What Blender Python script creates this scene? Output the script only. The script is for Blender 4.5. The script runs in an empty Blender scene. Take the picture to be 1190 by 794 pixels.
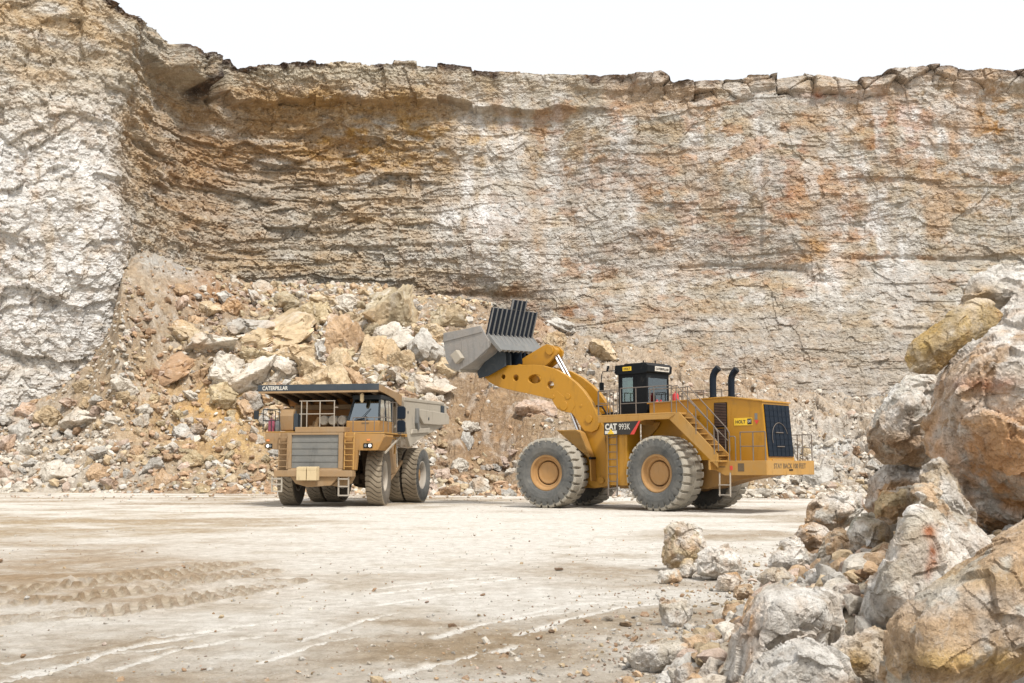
import bpy, bmesh, math, random
import numpy as np
from mathutils import Vector, Matrix
C = bpy.context.scene.collection
PI = math.pi
R = math.radians
# ---------------------------------------------------------------- camera model
FPX = 1276.0; TILT = R(6.4); CAMZ = 1.8
def ray(px, py):
    a = (px-595)/FPX; b = (397-py)/FPX
    return np.array([a, math.cos(TILT)-b*math.sin(TILT), math.sin(TILT)+b*math.cos(TILT)])
def at(px, py, Y):
    r = ray(px, py); k = Y/r[1]
    return np.array([r[0]*k, Y, CAMZ+r[2]*k])
def at_ground(px, py, z=0.0):
    r = ray(px, py); k = (z-CAMZ)/r[2]
    return np.array([r[0]*k, r[1]*k, z])
# ---------------------------------------------------------------- numpy noise
def _h(ix, iy, iz, seed):
    M32 = np.uint64(0xFFFFFFFF)
    n = (ix.astype(np.int64)*374761393 + iy.astype(np.int64)*668265263 + iz.astype(np.int64)*1440662683 + seed*2246822519)
    n = n.astype(np.uint64) & M32
    n = ((n ^ (n >> np.uint64(13))) * np.uint64(1274126177)) & M32
    n = ((n ^ (n >> np.uint64(15))) * np.uint64(2654435761)) & M32
    n = n ^ (n >> np.uint64(14))
    return (n & np.uint64(0xFFFFFF)).astype(np.float64)/16777215.0
def vnoise(x, y, z, seed=0):
    fx = np.floor(x); fy = np.floor(y); fz = np.floor(z)
    tx = x-fx; ty = y-fy; tz = z-fz
    tx = tx*tx*(3-2*tx); ty = ty*ty*(3-2*ty); tz = tz*tz*(3-2*tz)
    r = 0
    for i in (0, 1):
        wx = tx if i else 1-tx
        for j in (0, 1):
            wy = ty if j else 1-ty
            for k in (0, 1):
                wz = tz if k else 1-tz
                r = r + wx*wy*wz*_h(fx+i, fy+j, fz+k, seed)
    return r*2-1
def fbm(x, y, z, octv=4, seed=0, gain=0.5):
    r = 0; a = 1.0; s = 0
    for o in range(octv):
        r = r + a*vnoise(x, y, z, seed+o*17); s += a
        x = x*2.03+5.1; y = y*2.03+1.7; z = z*2.03+9.2; a *= gain
    return r/s
def cells2(x, y, seed=0, jit=0.9):
    """2-d voronoi: random value of the cell, offset to its point, edge distance"""
    fx = np.floor(x); fy = np.floor(y)
    z0 = np.zeros_like(fx)
    d1 = np.full(x.shape, 9.0); d2 = np.full(x.shape, 9.0)
    cid = np.zeros_like(x); ox = np.zeros_like(x); oy = np.zeros_like(x)
    for i in (-1, 0, 1):
        for j in (-1, 0, 1):
            cx = fx+i; cy = fy+j
            px = cx+.5+jit*(_h(cx, cy, z0, seed)-.5); py = cy+.5+jit*(_h(cx, cy, z0+1, seed)-.5)
            dx = x-px; dy = y-py
            d = np.maximum(np.abs(dx), np.abs(dy))*.65+np.sqrt(dx*dx+dy*dy)*.35
            idv = _h(cx, cy, z0+2, seed)
            closer = d < d1
            d2 = np.where(closer, d1, np.minimum(d2, d))
            cid = np.where(closer, idv, cid); ox = np.where(closer, dx, ox); oy = np.where(closer, dy, oy)
            d1 = np.where(closer, d, d1)
    return cid, ox, oy, d2-d1
def sstep(a, b, x):
    t = np.clip((x-a)/(b-a), 0, 1); return t*t*(3-2*t)
# ---------------------------------------------------------------- mesh helpers
def np_mesh(name, V, F, col=None, smooth=False):
    me = bpy.data.meshes.new(name)
    V = np.ascontiguousarray(V, dtype=np.float32); F = np.ascontiguousarray(F, dtype=np.int32)
    n = F.shape[1]
    me.vertices.add(len(V)); me.vertices.foreach_set('co', V.ravel())
    me.loops.add(F.size); me.loops.foreach_set('vertex_index', F.ravel())
    me.polygons.add(len(F)); me.polygons.foreach_set('loop_start', np.arange(0, F.size, n, dtype=np.int32))
    me.polygons.foreach_set('use_smooth', np.full(len(F), smooth, dtype=bool))
    me.update(calc_edges=True)
    if col is not None:
        a = me.color_attributes.new('tint', 'FLOAT_COLOR', 'POINT')
        c4 = np.ones((len(V), 4), dtype=np.float32); c4[:, :3] = col
        a.data.foreach_set('color', c4.ravel())
    return me
def grid_faces(nr, nc):
    i = np.arange(nr-1)[:, None]*nc+np.arange(nc-1)[None, :]
    return np.stack([i, i+1, i+nc+1, i+nc], -1).reshape(-1, 4)
def link(name, me, mats, parent=None):
    o = bpy.data.objects.new(name, me); C.objects.link(o)
    for m in (mats if isinstance(mats, (list, tuple)) else [mats]): me.materials.append(m)
    if parent: o.parent = parent
    return o
def tag(o, label=None, cat=None, group=None, kind=None):
    if label: o['label'] = label
    if cat: o['category'] = cat
    if group: o['group'] = group
    if kind: o['kind'] = kind
    return o
class MB:
    def __init__(s, M=None): s.v = []; s.f = []; s.m = []; s.M = M
    def add(s, V, F, m=0):
        b = len(s.v); s.v += [tuple(p) for p in V]; s.f += [tuple(b+i for i in f) for f in F]; s.m += [m]*len(F); return s
    def hexa(s, P, m=0):   # 8 points, bottom 4 then top 4
        return s.add(P, [(3,2,1,0),(4,5,6,7),(0,1,5,4),(1,2,6,5),(2,3,7,6),(3,0,4,7)], m)
    def box(s, x0, x1, y0, y1, z0, z1, m=0):
        if x0 > x1: x0, x1 = x1, x0
        if y0 > y1: y0, y1 = y1, y0
        if z0 > z1: z0, z1 = z1, z0
        return s.hexa([(x0,y0,z0),(x1,y0,z0),(x1,y1,z0),(x0,y1,z0),(x0,y0,z1),(x1,y0,z1),(x1,y1,z1),(x0,y1,z1)], m)
    def beam(s, p0, p1, w, h, up=(0,0,1), m=0):
        p0 = Vector(p0); p1 = Vector(p1); d = (p1-p0).normalized(); sd = d.cross(Vector(up)).normalized(); u = sd.cross(d)
        P = []
        for e in (-1, 1):
            for p in (p0, p1): pass
        a = sd*w/2; b = u*h/2
        P = [p0-a-b, p0+a-b, p1+a-b, p1-a-b, p0-a+b, p0+a+b, p1+a+b, p1-a+b]
        return s.hexa([tuple(q) for q in P], m)
    def prism(s, pts, y0, y1, m=0, ax='y'):   # pts (x,z) extruded along y ; ax 'x': pts (y,z)
        if ax == 'y': A = [(x, y0, z) for x, z in pts]; B = [(x, y1, z) for x, z in pts]
        elif ax == 'x': A = [(y0, a, z) for a, z in pts]; B = [(y1, a, z) for a, z in pts]
        else: A = [(a, b, y0) for a, b in pts]; B = [(a, b, y1) for a, b in pts]
        n = len(pts)
        return s.add(A+B, [tuple(range(n)), tuple(range(2*n-1, n-1, -1))]+[(i, i+n, (i+1) % n+n, (i+1) % n) for i in range(n)], m)
    def tube(s, pts, r, n=8, m=0, cap=True, r1=None):
        P = [Vector(p) for p in pts]; rings = []
        prev = None
        for i, p in enumerate(P):
            if i == 0: d = P[1]-P[0]
            elif i == len(P)-1: d = P[-1]-P[-2]
            else: d = (P[i+1]-P[i]).normalized()+(P[i]-P[i-1]).normalized()
            d.normalize()
            if prev is None:
                a = d.cross(Vector((0,0,1)) if abs(d.z) < .9 else Vector((1,0,0))).normalized()
            else: a = (prev-d*prev.dot(d)).normalized()
            prev = a; b = d.cross(a)
            rr = r if r1 is None else r+(r1-r)*i/(len(P)-1)
            rings.append([p+a*rr*math.cos(2*PI*k/n)+b*rr*math.sin(2*PI*k/n) for k in range(n)])
        V = [tuple(q) for rg in rings for q in rg]
        F = [(i*n+k, i*n+(k+1) % n, (i+1)*n+(k+1) % n, (i+1)*n+k) for i in range(len(P)-1) for k in range(n)]
        if cap: F += [tuple(range(n-1, -1, -1)), tuple((len(P)-1)*n+k for k in range(n))]
        return s.add(V, F, m)
    def rev(s, prof, c=(0,0,0), n=48, m=0):   # revolve (r, y) profile about y axis
        V = [(c[0]+r*math.cos(2*PI*k/n), c[1]+y, c[2]+r*math.sin(2*PI*k/n)) for r, y in prof for k in range(n)]
        F = [(i*n+k, i*n+(k+1) % n, (i+1)*n+(k+1) % n, (i+1)*n+k) for i in range(len(prof)-1) for k in range(n)]
        return s.add(V, F, m)
    def build(s, name, mats, parent=None, bev=0.0, smooth=False, seg=2):
        me = bpy.data.meshes.new(name)
        V = s.v if s.M is None else [tuple(s.M @ Vector(p)) for p in s.v]
        me.from_pydata(V, [], s.f)
        me.polygons.foreach_set('material_index', s.m)
        bm = bmesh.new(); bm.from_mesh(me)
        bmesh.ops.recalc_face_normals(bm, faces=bm.faces[:])
        bm.to_mesh(me); bm.free()
        if smooth: me.polygons.foreach_set('use_smooth', [True]*len(me.polygons))
        o = link(name, me, mats, parent)
        if smooth == 'auto':
            me.set_sharp_from_angle(angle=R(35))
        if bev:
            b = o.modifiers.new('Bevel', 'BEVEL'); b.width = bev; b.segments = seg; b.limit_method = 'ANGLE'; b.angle_limit = R(40)
            b.harden_normals = False
        return o
def outline_plate(name, pts, holes, y0, y1, mats, parent, M=None, bev=0.015):
    """(x,z) outline with round holes, extruded along y: a filled 2-d curve turned into a mesh"""
    cu = bpy.data.curves.new('tmp', 'CURVE'); cu.dimensions = '2D'; cu.fill_mode = 'BOTH'
    def loop(P):
        sp = cu.splines.new('POLY'); sp.points.add(len(P)-1); sp.use_cyclic_u = True
        for p, q in zip(sp.points, P): p.co = (q[0], q[1], 0, 1)
    loop(pts)
    for hx, hz, ra, rb in holes:
        loop([(hx+ra*math.cos(t*2*PI/24), hz+rb*math.sin(t*2*PI/24)) for t in range(24)])
    cu.extrude = (y1-y0)/2-bev; cu.bevel_depth = bev; cu.bevel_resolution = 1; cu.offset = -bev
    ob = bpy.data.objects.new('tmp', cu); C.objects.link(ob)
    dg = bpy.context.evaluated_depsgraph_get(); dg.update()
    me = bpy.data.meshes.new_from_object(ob.evaluated_get(dg))
    bpy.data.objects.remove(ob); bpy.data.curves.remove(cu)
    T = Matrix(((1,0,0,0),(0,0,-1,(y0+y1)/2),(0,1,0,0),(0,0,0,1)))
    me.transform((M if M else Matrix.Identity(4)) @ T)
    me.materials.clear()
    return link(name, me, mats, parent)
def lettering(txt, origin, xd, up, w, h, mat, parent, name='lettering', bold=0.0, th=0.004):
    cu = bpy.data.curves.new('tmp', 'FONT'); cu.body = txt; cu.extrude = 0.02; cu.offset = bold; cu.resolution_u = 3
    ob = bpy.data.objects.new('tmp', cu); C.objects.link(ob)
    dg = bpy.context.evaluated_depsgraph_get(); dg.update()
    me = bpy.data.meshes.new_from_object(ob.evaluated_get(dg))
    bpy.data.objects.remove(ob); bpy.data.curves.remove(cu)
    co = np.array([v.co[:] for v in me.vertices]); lo = co.min(0); hi = co.max(0)
    xd = Vector(xd).normalized(); up = Vector(up).normalized(); nn = xd.cross(up)
    for v in me.vertices:
        a = (v.co.x-lo[0])/(hi[0]-lo[0])*w; b = (v.co.y-lo[1])/(hi[1]-lo[1])*h; c = (v.co.z-lo[2])/max(hi[2]-lo[2], 1e-6)*th
        v.co = Vector(origin)+xd*a+up*b+nn*(c+.001)
    me.materials.clear()
    return link(name, me, mat, parent)
# ---------------------------------------------------------------- materials
class NT:
    def __init__(s, name):
        s.mat = bpy.data.materials.new(name); s.mat.use_nodes = True; s.t = s.mat.node_tree
        s.t.nodes.clear(); s.out = s.t.nodes.new('ShaderNodeOutputMaterial')
        s.b = s.t.nodes.new('ShaderNodeBsdfPrincipled'); s.t.links.new(s.b.outputs[0], s.out.inputs[0])
    def n(s, typ, **kw):
        nd = s.t.nodes.new(typ)
        for k, v in kw.items():
            if k.startswith('i_'): nd.inputs[k[2:].replace('_', ' ')].default_value = v
            else: setattr(nd, k, v)
        return nd
    def l(s, a, b): s.t.links.new(a, b)
    def coords(s, scale=(1,1,1), kind='Object'):
        tc = s.n('ShaderNodeTexCoord'); mp = s.n('ShaderNodeMapping'); mp.inputs['Scale'].default_value = scale
        s.l(tc.outputs[kind], mp.inputs[0]); return mp.outputs[0]
    def noise(s, vec, scale, detail=6, rough=.6, dist=0.0, typ='FBM'):
        nd = s.n('ShaderNodeTexNoise'); nd.noise_type = typ
        nd.inputs['Scale'].default_value = scale; nd.inputs['Detail'].default_value = detail
        nd.inputs['Roughness'].default_value = rough; nd.inputs['Distortion'].default_value = dist
        s.l(vec, nd.inputs['Vector']); return nd.outputs[0]
    def vor(s, vec, scale, feat='F1'):
        nd = s.n('ShaderNodeTexVoronoi'); nd.feature = feat; nd.inputs['Scale'].default_value = scale
        s.l(vec, nd.inputs['Vector']); return nd.outputs['Distance']
    def ramp(s, fac, a, b, va=0.0, vb=1.0):
        nd = s.n('ShaderNodeMapRange'); nd.inputs[1].default_value = a; nd.inputs[2].default_value = b
        nd.inputs[3].default_value = va; nd.inputs[4].default_value = vb; nd.clamp = True
        s.l(fac, nd.inputs[0]); return nd.outputs[0]
    def math(s, op, a, b):
        nd = s.n('ShaderNodeMath'); nd.operation = op
        for i, q in enumerate((a, b)):
            if isinstance(q, (int, float)): nd.inputs[i].default_value = q
            else: s.l(q, nd.inputs[i])
        return nd.outputs[0]
    def mix(s, fac, a, b, mode='MIX'):
        nd = s.n('ShaderNodeMix'); nd.data_type = 'RGBA'; nd.blend_type = mode
        for i, q in ((0, fac), (6, a), (7, b)):
            if isinstance(q, (int, float)): nd.inputs[i].default_value = q
            elif isinstance(q, (tuple, list)): nd.inputs[i].default_value = (*q[:3], 1)
            else: s.l(q, nd.inputs[i])
        return nd.outputs[2]
    def bump(s, h, dist, strength=1.0, prev=None):
        nd = s.n('ShaderNodeBump'); nd.inputs['Distance'].default_value = dist; nd.inputs['Strength'].default_value = strength
        s.l(h, nd.inputs['Height'])
        if prev is not None: s.l(prev, nd.inputs['Normal'])
        return nd.outputs[0]
ORANGE = (.50,.29,.13); WHITE = (.74,.72,.68); RED = (.36,.13,.06); TAN = (.50,.38,.22)
def rock_mat(name, src, k, stain=.5, white=.5, pits=.5, bump=1.0, streak=1.0, red=0.0, crack=.0):
    """k: features per metre. the tint comes from the object's colour or from the mesh's attribute"""
    t = NT(name)
    if src == 'obj':
        oi = t.n('ShaderNodeObjectInfo'); tint = oi.outputs['Color']
        tc = t.n('ShaderNodeTexCoord'); ad = t.n('ShaderNodeVectorMath'); ad.operation = 'ADD'
        mu = t.n('ShaderNodeVectorMath'); mu.operation = 'SCALE'; mu.inputs[3].default_value = 37.0
        cx = t.n('ShaderNodeCombineXYZ'); t.l(oi.outputs['Random'], cx.inputs[0]); t.l(oi.outputs['Random'], cx.inputs[2])
        t.l(cx.outputs[0], mu.inputs[0]); t.l(tc.outputs['Object'], ad.inputs[0]); t.l(mu.outputs[0], ad.inputs[1]); vec = ad.outputs[0]
    else:
        a = t.n('ShaderNodeAttribute'); a.attribute_name = 'tint'; tint = a.outputs['Color']
        vec = t.coords((1, 1, streak))
    n1 = t.noise(vec, k*.9, 8, .65); n2 = t.noise(vec, k*.55, 6, .6, .6); n3 = t.noise(vec, k*1.6, 8, .7, .4); n4 = t.noise(vec, k*9, 5, .7)
    c = t.mix(1.0, tint, t.mix(t.ramp(n1, .3, .7), (.62,.58,.54), (1.22,1.22,1.22)), 'MULTIPLY')
    c = t.mix(t.ramp(n2, .52, .72, 0, stain), c, ORANGE)
    c = t.mix(t.ramp(n3, .55, .72, 0, white), c, WHITE)
    if red: c = t.mix(t.ramp(t.noise(vec, k*.8, 5, .7, 1.0), .62, .70, 0, red), c, RED)
    c = t.mix(t.ramp(n4, .30, .48, pits, 0), c, (.13,.09,.055))
    c = t.mix(t.ramp(n4, .56, .75, 0, .35), c, (.85,.83,.78))
    if crack:
        wv = t.n('ShaderNodeVectorMath'); wv.operation = 'ADD'; nv = t.n('ShaderNodeTexNoise'); nv.inputs['Scale'].default_value = k*1.2; nv.inputs['Detail'].default_value = 4
        t.l(vec, nv.inputs['Vector']); t.l(vec, wv.inputs[0]); t.l(nv.outputs['Color'], wv.inputs[1])
        e = t.vor(wv.outputs[0], k*.9, 'DISTANCE_TO_EDGE')
        c = t.mix(t.math('MULTIPLY', t.ramp(e, .0, .03, crack, 0), t.ramp(n2, .4, .55)), c, (.16,.10,.06))
    t.l(c, t.b.inputs['Base Color']); t.b.inputs['Roughness'].default_value = .93
    t.b.inputs['Specular IOR Level'].default_value = .15
    v = t.vor(vec, k*3.2); 
    h = t.math('ADD', t.math('MULTIPLY', n3, 1.0), t.math('MULTIPLY', v, .35))
    nb = t.bump(h, .12/k*bump*1.6, 1.0)
    nb = t.bump(n4, .028/k*bump*1.6, 1.0, nb)
    t.l(nb, t.b.inputs['Normal'])
    return t.mat
def paint(name, col, dust=.35, dcol=(.46,.37,.26), rough=.5, metal=0.0, low=None, spec=.4, bump=.0, top=.45, grime=.45):
    t = NT(name); vec = t.coords()
    n = t.noise(vec, 1.3, 8, .65, .3); n2 = t.noise(vec, 9, 5, .7)
    f = t.ramp(t.math('ADD', t.math('MULTIPLY', n, .75), t.math('MULTIPLY', n2, .25)), .62-dust*.55, .78-dust*.25, dust*.35, min(1, dust*1.25))
    if top:   # dust lies on what faces up
        ge = t.n('ShaderNodeNewGeometry'); sn = t.n('ShaderNodeSeparateXYZ'); t.l(ge.outputs['Normal'], sn.inputs[0])
        f = t.math('MAXIMUM', f, t.math('MULTIPLY', t.ramp(sn.outputs[2], .3, .95, 0, top), t.ramp(n2, .25, .6, .55, 1.0)))
    if low:   # dirt thrown up from the ground: heavier towards the wheels
        tc = t.n('ShaderNodeTexCoord'); sp = t.n('ShaderNodeSeparateXYZ'); t.l(tc.outputs['Object'], sp.inputs[0])
        g = t.ramp(sp.outputs[2], low[0], low[1], low[2], 0.0)
        f = t.math('MAXIMUM', f, t.math('MULTIPLY', g, t.ramp(n2, .3, .65, .6, 1.0)))
    c = t.mix(f, col, dcol)
    vs = t.coords((1, 1, .22)); g1 = t.noise(vs, 3.5, 7, .7, .4); g2 = t.noise(vec, 2.2, 8, .75, .8)
    c = t.mix(t.ramp(g1, .54, .74, 0, grime), c, tuple(q*.35+.012 for q in col)); c = t.mix(t.ramp(g2, .58, .70, 0, grime*.8), c, tuple(q*.75 for q in dcol))
    sc_ = t.noise(vec, 26, 4, .8, 2.0); c = t.mix(t.ramp(sc_, .66, .72, 0, grime), c, (.22, .17, .12))
    t.l(c, t.b.inputs['Base Color'])
    t.l(t.ramp(f, 0, 1, rough, .9), t.b.inputs['Roughness'])
    t.b.inputs['Metallic'].default_value = metal; t.b.inputs['Specular IOR Level'].default_value = spec
    if bump: t.l(t.bump(n2, bump), t.b.inputs['Normal'])
    return t.mat
def glass(name, col=(.5,.6,.55), tr=.75):
    t = NT(name); t.t.nodes.remove(t.b)
    a = t.n('ShaderNodeBsdfTransparent'); a.inputs[0].default_value = (*col, 1)
    g = t.n('ShaderNodeBsdfGlossy'); g.inputs['Roughness'].default_value = .06; g.inputs['Color'].default_value = (.8,.9,.95,1)
    fr = t.n('ShaderNodeFresnel'); fr.inputs[0].default_value = 1.5
    m = t.n('ShaderNodeMixShader'); t.l(t.math('MAXIMUM', t.ramp(fr.outputs[0], 0, 1, .0, 1.0), 1-tr), m.inputs[0])
    t.l(a.outputs[0], m.inputs[1]); t.l(g.outputs[0], m.inputs[2]); t.l(m.outputs[0], t.out.inputs[0])
    return t.mat
M_YEL = paint('yellow_paint', (.42,.20,.012), .12, (.36,.22,.08), .38, low=(.5,2.6,.3))
M_YEL2 = paint('faded_yellow_paint', (.37,.18,.03), .45, (.31,.215,.125), .6, low=(.8,2.6,.5))
M_YELD = paint('dusty_yellow_paint', (.42,.21,.035), .40, (.37,.265,.13), .65)
M_TAN = paint('dust_covered_paint', (.28,.15,.045), .6, (.31,.23,.15), .8)
M_ORG = paint('greasy_orange_steel', (.32,.13,.02), .4, (.24,.15,.08), .6)
M_BED = paint('bare_worn_steel', (.36,.32,.26), .5, (.42,.38,.31), .75, bump=.01)
M_GREY = paint('grey_steel', (.15,.16,.165), .35, (.34,.31,.26), .5, .3, bump=.01)
M_DARK = paint('dark_painted_steel', (.02,.025,.03), .12, (.16,.14,.11), .6, spec=.2)
M_BLK = paint('black_paint', (.005,.007,.009), .05, (.1,.09,.08), .55, spec=.15)
M_GUARD = paint('blue_black_steel', (.008,.014,.024), .04, (.08,.08,.08), .55, .0, spec=.15)
M_CAN = paint('blue_grey_paint', (.035,.048,.062), .2, (.17,.155,.13), .6, spec=.25)
M_RAIL = paint('brown_grey_rail', (.12,.10,.085), .3, (.32,.26,.2), .6)
M_RAILW = paint('pale_rail', (.34,.32,.28), .5, (.36,.28,.2), .7)
M_RAD = paint('grey_radiator_core', (.17,.175,.17), .42, (.30,.28,.24), .8, bump=.01)
M_UNDER = paint('muddy_chassis_steel', (.045,.035,.028), .45, (.17,.115,.07), .9, spec=.15)
M_TYRE = paint('dusty_rubber', (.026,.032,.037), .5, (.25,.235,.205), .9, bump=.012)
M_TREAD = paint('pale_dust_on_tread', (.30,.27,.22), .5, (.42,.385,.32), .92, bump=.012)
M_TYRET = paint('muddy_rubber', (.06,.058,.055), .5, (.27,.22,.16), .9, bump=.012)
M_TREADT = paint('mud_on_tread', (.24,.195,.14), .5, (.36,.30,.22), .92, bump=.012)
M_RIM = paint('dusty_rim', (.38,.19,.05), .5, (.34,.23,.13), .7)
M_RIMT = paint('pale_rim', (.42,.40,.36), .5, (.40,.33,.25), .7)
M_CHROME = paint('polished_rod', (.75,.76,.78), .05, (.5,.45,.4), .22, .9)
M_RED = paint('red_paint', (.50,.03,.035), .1, (.4,.3,.25), .4)
M_PINK = paint('faded_red_paint', (.28,.05,.09), .25, (.3,.2,.2), .5)
M_LOUV = paint('rusty_louvre', (.095,.05,.033), .3, (.18,.12,.08), .6)
M_TXTW = paint('cream_lettering', (.66,.63,.56), .1, (.5,.45,.38), .6, top=0, grime=.2)
M_TXTK = paint('black_lettering', (.025,.022,.02), .1, (.2,.16,.1), .6)
M_TXTB = paint('stencil_lettering', (.10,.07,.04), .3, (.3,.22,.13), .7, top=0)
M_DECY = paint('decal_yellow', (.80,.52,.03), .05, (.5,.4,.2), .45)
M_DECR = paint('decal_red', (.62,.05,.04), .05, (.5,.3,.2), .45)
M_GLASS = glass('cab_glass', (.62,.74,.62), .82)
M_GLASSD = glass('dark_cab_glass', (.10,.14,.17), .72)
M_CREAM = paint('cream_casting', (.55,.43,.25), .3, (.52,.42,.27), .7)
def lampmat():
    t = NT('lit_headlamp'); t.b.inputs['Base Color'].default_value = (.9,.9,.88,1)
    t.b.inputs['Emission Color'].default_value = (1,.97,.9,1); t.b.inputs['Emission Strength'].default_value = .7
    return t.mat
M_LAMP = lampmat()
# ---------------------------------------------------------------- camera, sky, sun
cam = bpy.data.cameras.new('camera'); co = bpy.data.objects.new('camera', cam); C.objects.link(co)
cam.sensor_width = 36; cam.lens = FPX/1190*36; cam.clip_start = .1; cam.clip_end = 2000
co.location = (0, 0, CAMZ); co.rotation_euler = (PI/2+TILT, 0, 0)
sc = bpy.context.scene; sc.camera = co
SUN_EL = R(54); SUN_AZ = R(150)      # azimuth measured clockwise from +Y: behind the camera, to the right
w = bpy.data.worlds.new('World'); sc.world = w; w.use_nodes = True
nt = w.node_tree; nt.nodes.clear()
wo = nt.nodes.new('ShaderNodeOutputWorld'); bg = nt.nodes.new('ShaderNodeBackground'); nt.links.new(bg.outputs[0], wo.inputs[0])
sky = nt.nodes.new('ShaderNodeTexSky'); sky.sky_type = 'NISHITA'; sky.sun_disc = False
sky.sun_elevation = SUN_EL; sky.sun_rotation = SUN_AZ; sky.dust_density = 3.0
mx = nt.nodes.new('ShaderNodeMix'); mx.data_type = 'RGBA'; mx.inputs[0].default_value = .82
nt.links.new(sky.outputs[0], mx.inputs[6]); mx.inputs[7].default_value = (8.6, 8.7, 8.8, 1)     # thin bright overcast in front of the sky
nt.links.new(mx.outputs[2], bg.inputs[0]); bg.inputs[1].default_value = .090
sun = bpy.data.lights.new('sun', 'SUN'); so = bpy.data.objects.new('sun', sun); C.objects.link(so)
sun.energy = 2.7; sun.angle = R(8); sun.color = (1, .965, .905)
dv = Vector((math.sin(SUN_AZ)*math.cos(SUN_EL), math.cos(SUN_AZ)*math.cos(SUN_EL), math.sin(SUN_EL)))
so.rotation_euler = dv.to_track_quat('Z', 'Y').to_euler(); so.location = (20, -20, 60)
sc.view_settings.view_transform = 'Standard'; sc.view_settings.look = 'None'; sc.view_settings.gamma = 1
sc.view_settings.exposure = .60
try:
    sc.cycles.use_denoising = True; sc.cycles.max_bounces = 6; sc.cycles.diffuse_bounces = 3; sc.cycles.transparent_max_bounces = 12
except Exception: pass
# ---------------------------------------------------------------- the cliff
def catmull(P, n=60):
    P = np.array(P, float); Q = np.vstack([2*P[0]-P[1], P, 2*P[-1]-P[-2]]); out = []
    for i in range(1, len(Q)-2):
        t = np.linspace(0, 1, n, endpoint=False)[:, None]
        p0, p1, p2, p3 = Q[i-1], Q[i], Q[i+1], Q[i+2]
        out.append(.5*((2*p1)+(-p0+p2)*t+(2*p0-5*p1+4*p2-p3)*t**2+(-p0+3*p1-3*p2+p3)*t**3))
    out.append(Q[-2][None]); return np.vstack(out)
path = catmull([(-75,66),(-50,74),(-37,80),(-31.2,84),(-31,89),(-28.5,95),(-22,99.5),(-6,101),(14,99),(32,97.5),(48,96),(72,88)])
seg = np.r_[0, np.cumsum(np.hypot(*np.diff(path, axis=0).T))]
sA = np.searchsorted(path[:, 0] if np.all(np.diff(path[:, 0]) > 0) else seg, 0)
vis0 = seg[np.argmin(np.hypot(path[:, 0]+42, path[:, 1]-77))]; vis1 = seg[np.argmin(np.hypot(path[:, 0]-50, path[:, 1]-95.8))]
sv = np.r_[np.arange(0, vis0, .5), np.arange(vis0, vis1, .078), np.arange(vis1, seg[-1], .5)]
PX = np.interp(sv, seg, path[:, 0]); PY = np.interp(sv, seg, path[:, 1])
tx = np.gradient(PX, sv); ty = np.gradient(PY, sv); k = 41
def smooth1(a, k):
    p = np.pad(a, k//2, mode='edge'); return np.convolve(p, np.ones(k)/k, 'valid')[:len(a)]
tx = smooth1(tx, k); ty = smooth1(ty, k); ln = np.hypot(tx, ty); NX = ty/ln; NY = -tx/ln
NROW = 440
def ppx(X, Y, Z):
    d = Y*math.cos(TILT)+(Z-CAMZ)*math.sin(TILT); u = -Y*math.sin(TILT)+(Z-CAMZ)*math.cos(TILT)
    return 595+FPX*X/d, 397-FPX*u/d
s1 = sv; o1 = np.zeros_like(s1)
# skyline height: from where the crest of the real wall stands
bx0 = PX/PY*1284+595
vt = np.interp(bx0, [-200, 0, 60, 100, 112, 130, 150, 168, 190, 212, 232, 246, 254, 300, 400, 480, 540, 600, 640, 700, 760, 775, 790, 860, 900, 960, 985, 1005, 1030, 1055, 1100, 1125, 1140, 1190, 1400],
    [-130, -90, -45, -12, 2, 18, 28, 40, 56, 69, 74, 76, 86, 86, 84, 80, 86, 86, 84, 89, 88, 86, 97, 93, 90, 88, 90, 96, 92, 82, 79, 80, 87, 85, 80])
tg = (np.sin(TILT)+(397-vt)/FPX*np.cos(TILT))/(np.cos(TILT)-(397-vt)/FPX*np.sin(TILT))
zt = CAMZ+tg*PY+.14*fbm(s1/3, o1, o1, 3, 5)+.10*fbm(s1/.7, o1, o1, 3, 6)
cid, _, _, _ = cells2(s1/2.6+.25*fbm(s1/3, o1, o1, 2, 9), o1+.5, 77)
zt = zt+.5*(cid-.45)*sstep(.3, .5, fbm(s1/9, o1, o1, 2, 3)+.55)
bx = PX/PY*1284+595
Z0 = -1.0
tt = np.linspace(0, 1, NROW)[:, None]
zts = smooth1(zt, 161)
Z = Z0+(zts[None, :]-Z0)*tt
Z = Z+(zt-zts)[None, :]*np.clip((tt-.955)/.045, 0, 1)
S = np.broadcast_to(s1, Z.shape).copy(); Zt = np.broadcast_to(zt, Z.shape)
BX = np.broadcast_to(PX, Z.shape); BY = np.broadcast_to(PY, Z.shape)
U, V = ppx(BX, BY, Z)
def G(cu, cv, ru, rv): return np.exp(-((U-cu)/ru)**2-((V-cv)/rv)**2)
o = np.zeros_like(S)
wz = .9*fbm(S/16, Z/9, o, 3, 11); ws = .8*fbm(S/5, Z/4, o+3, 3, 12)
w2 = .20*fbm(S/2.2, Z/2.2, o, 2, 13); w3 = .05*fbm(S/.6, Z/.6, o, 2, 14)
sS = S+ws+w2; zz = Z+wz+w2*.6+w3
left = sstep(160, 118, U)                    # the near, massive left wall
ledge = np.clip(G(350, 205, 210, 95)*1.1+.15+.3*fbm(S/10, Z/6, o, 2, 21), .15, 1.3)*(1-left)
D = 1.3*fbm(S/15, Z/10, o, 3, 31)+.45*fbm(S/5, Z/4.5, o, 2, 32)
D0 = D.copy()
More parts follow.
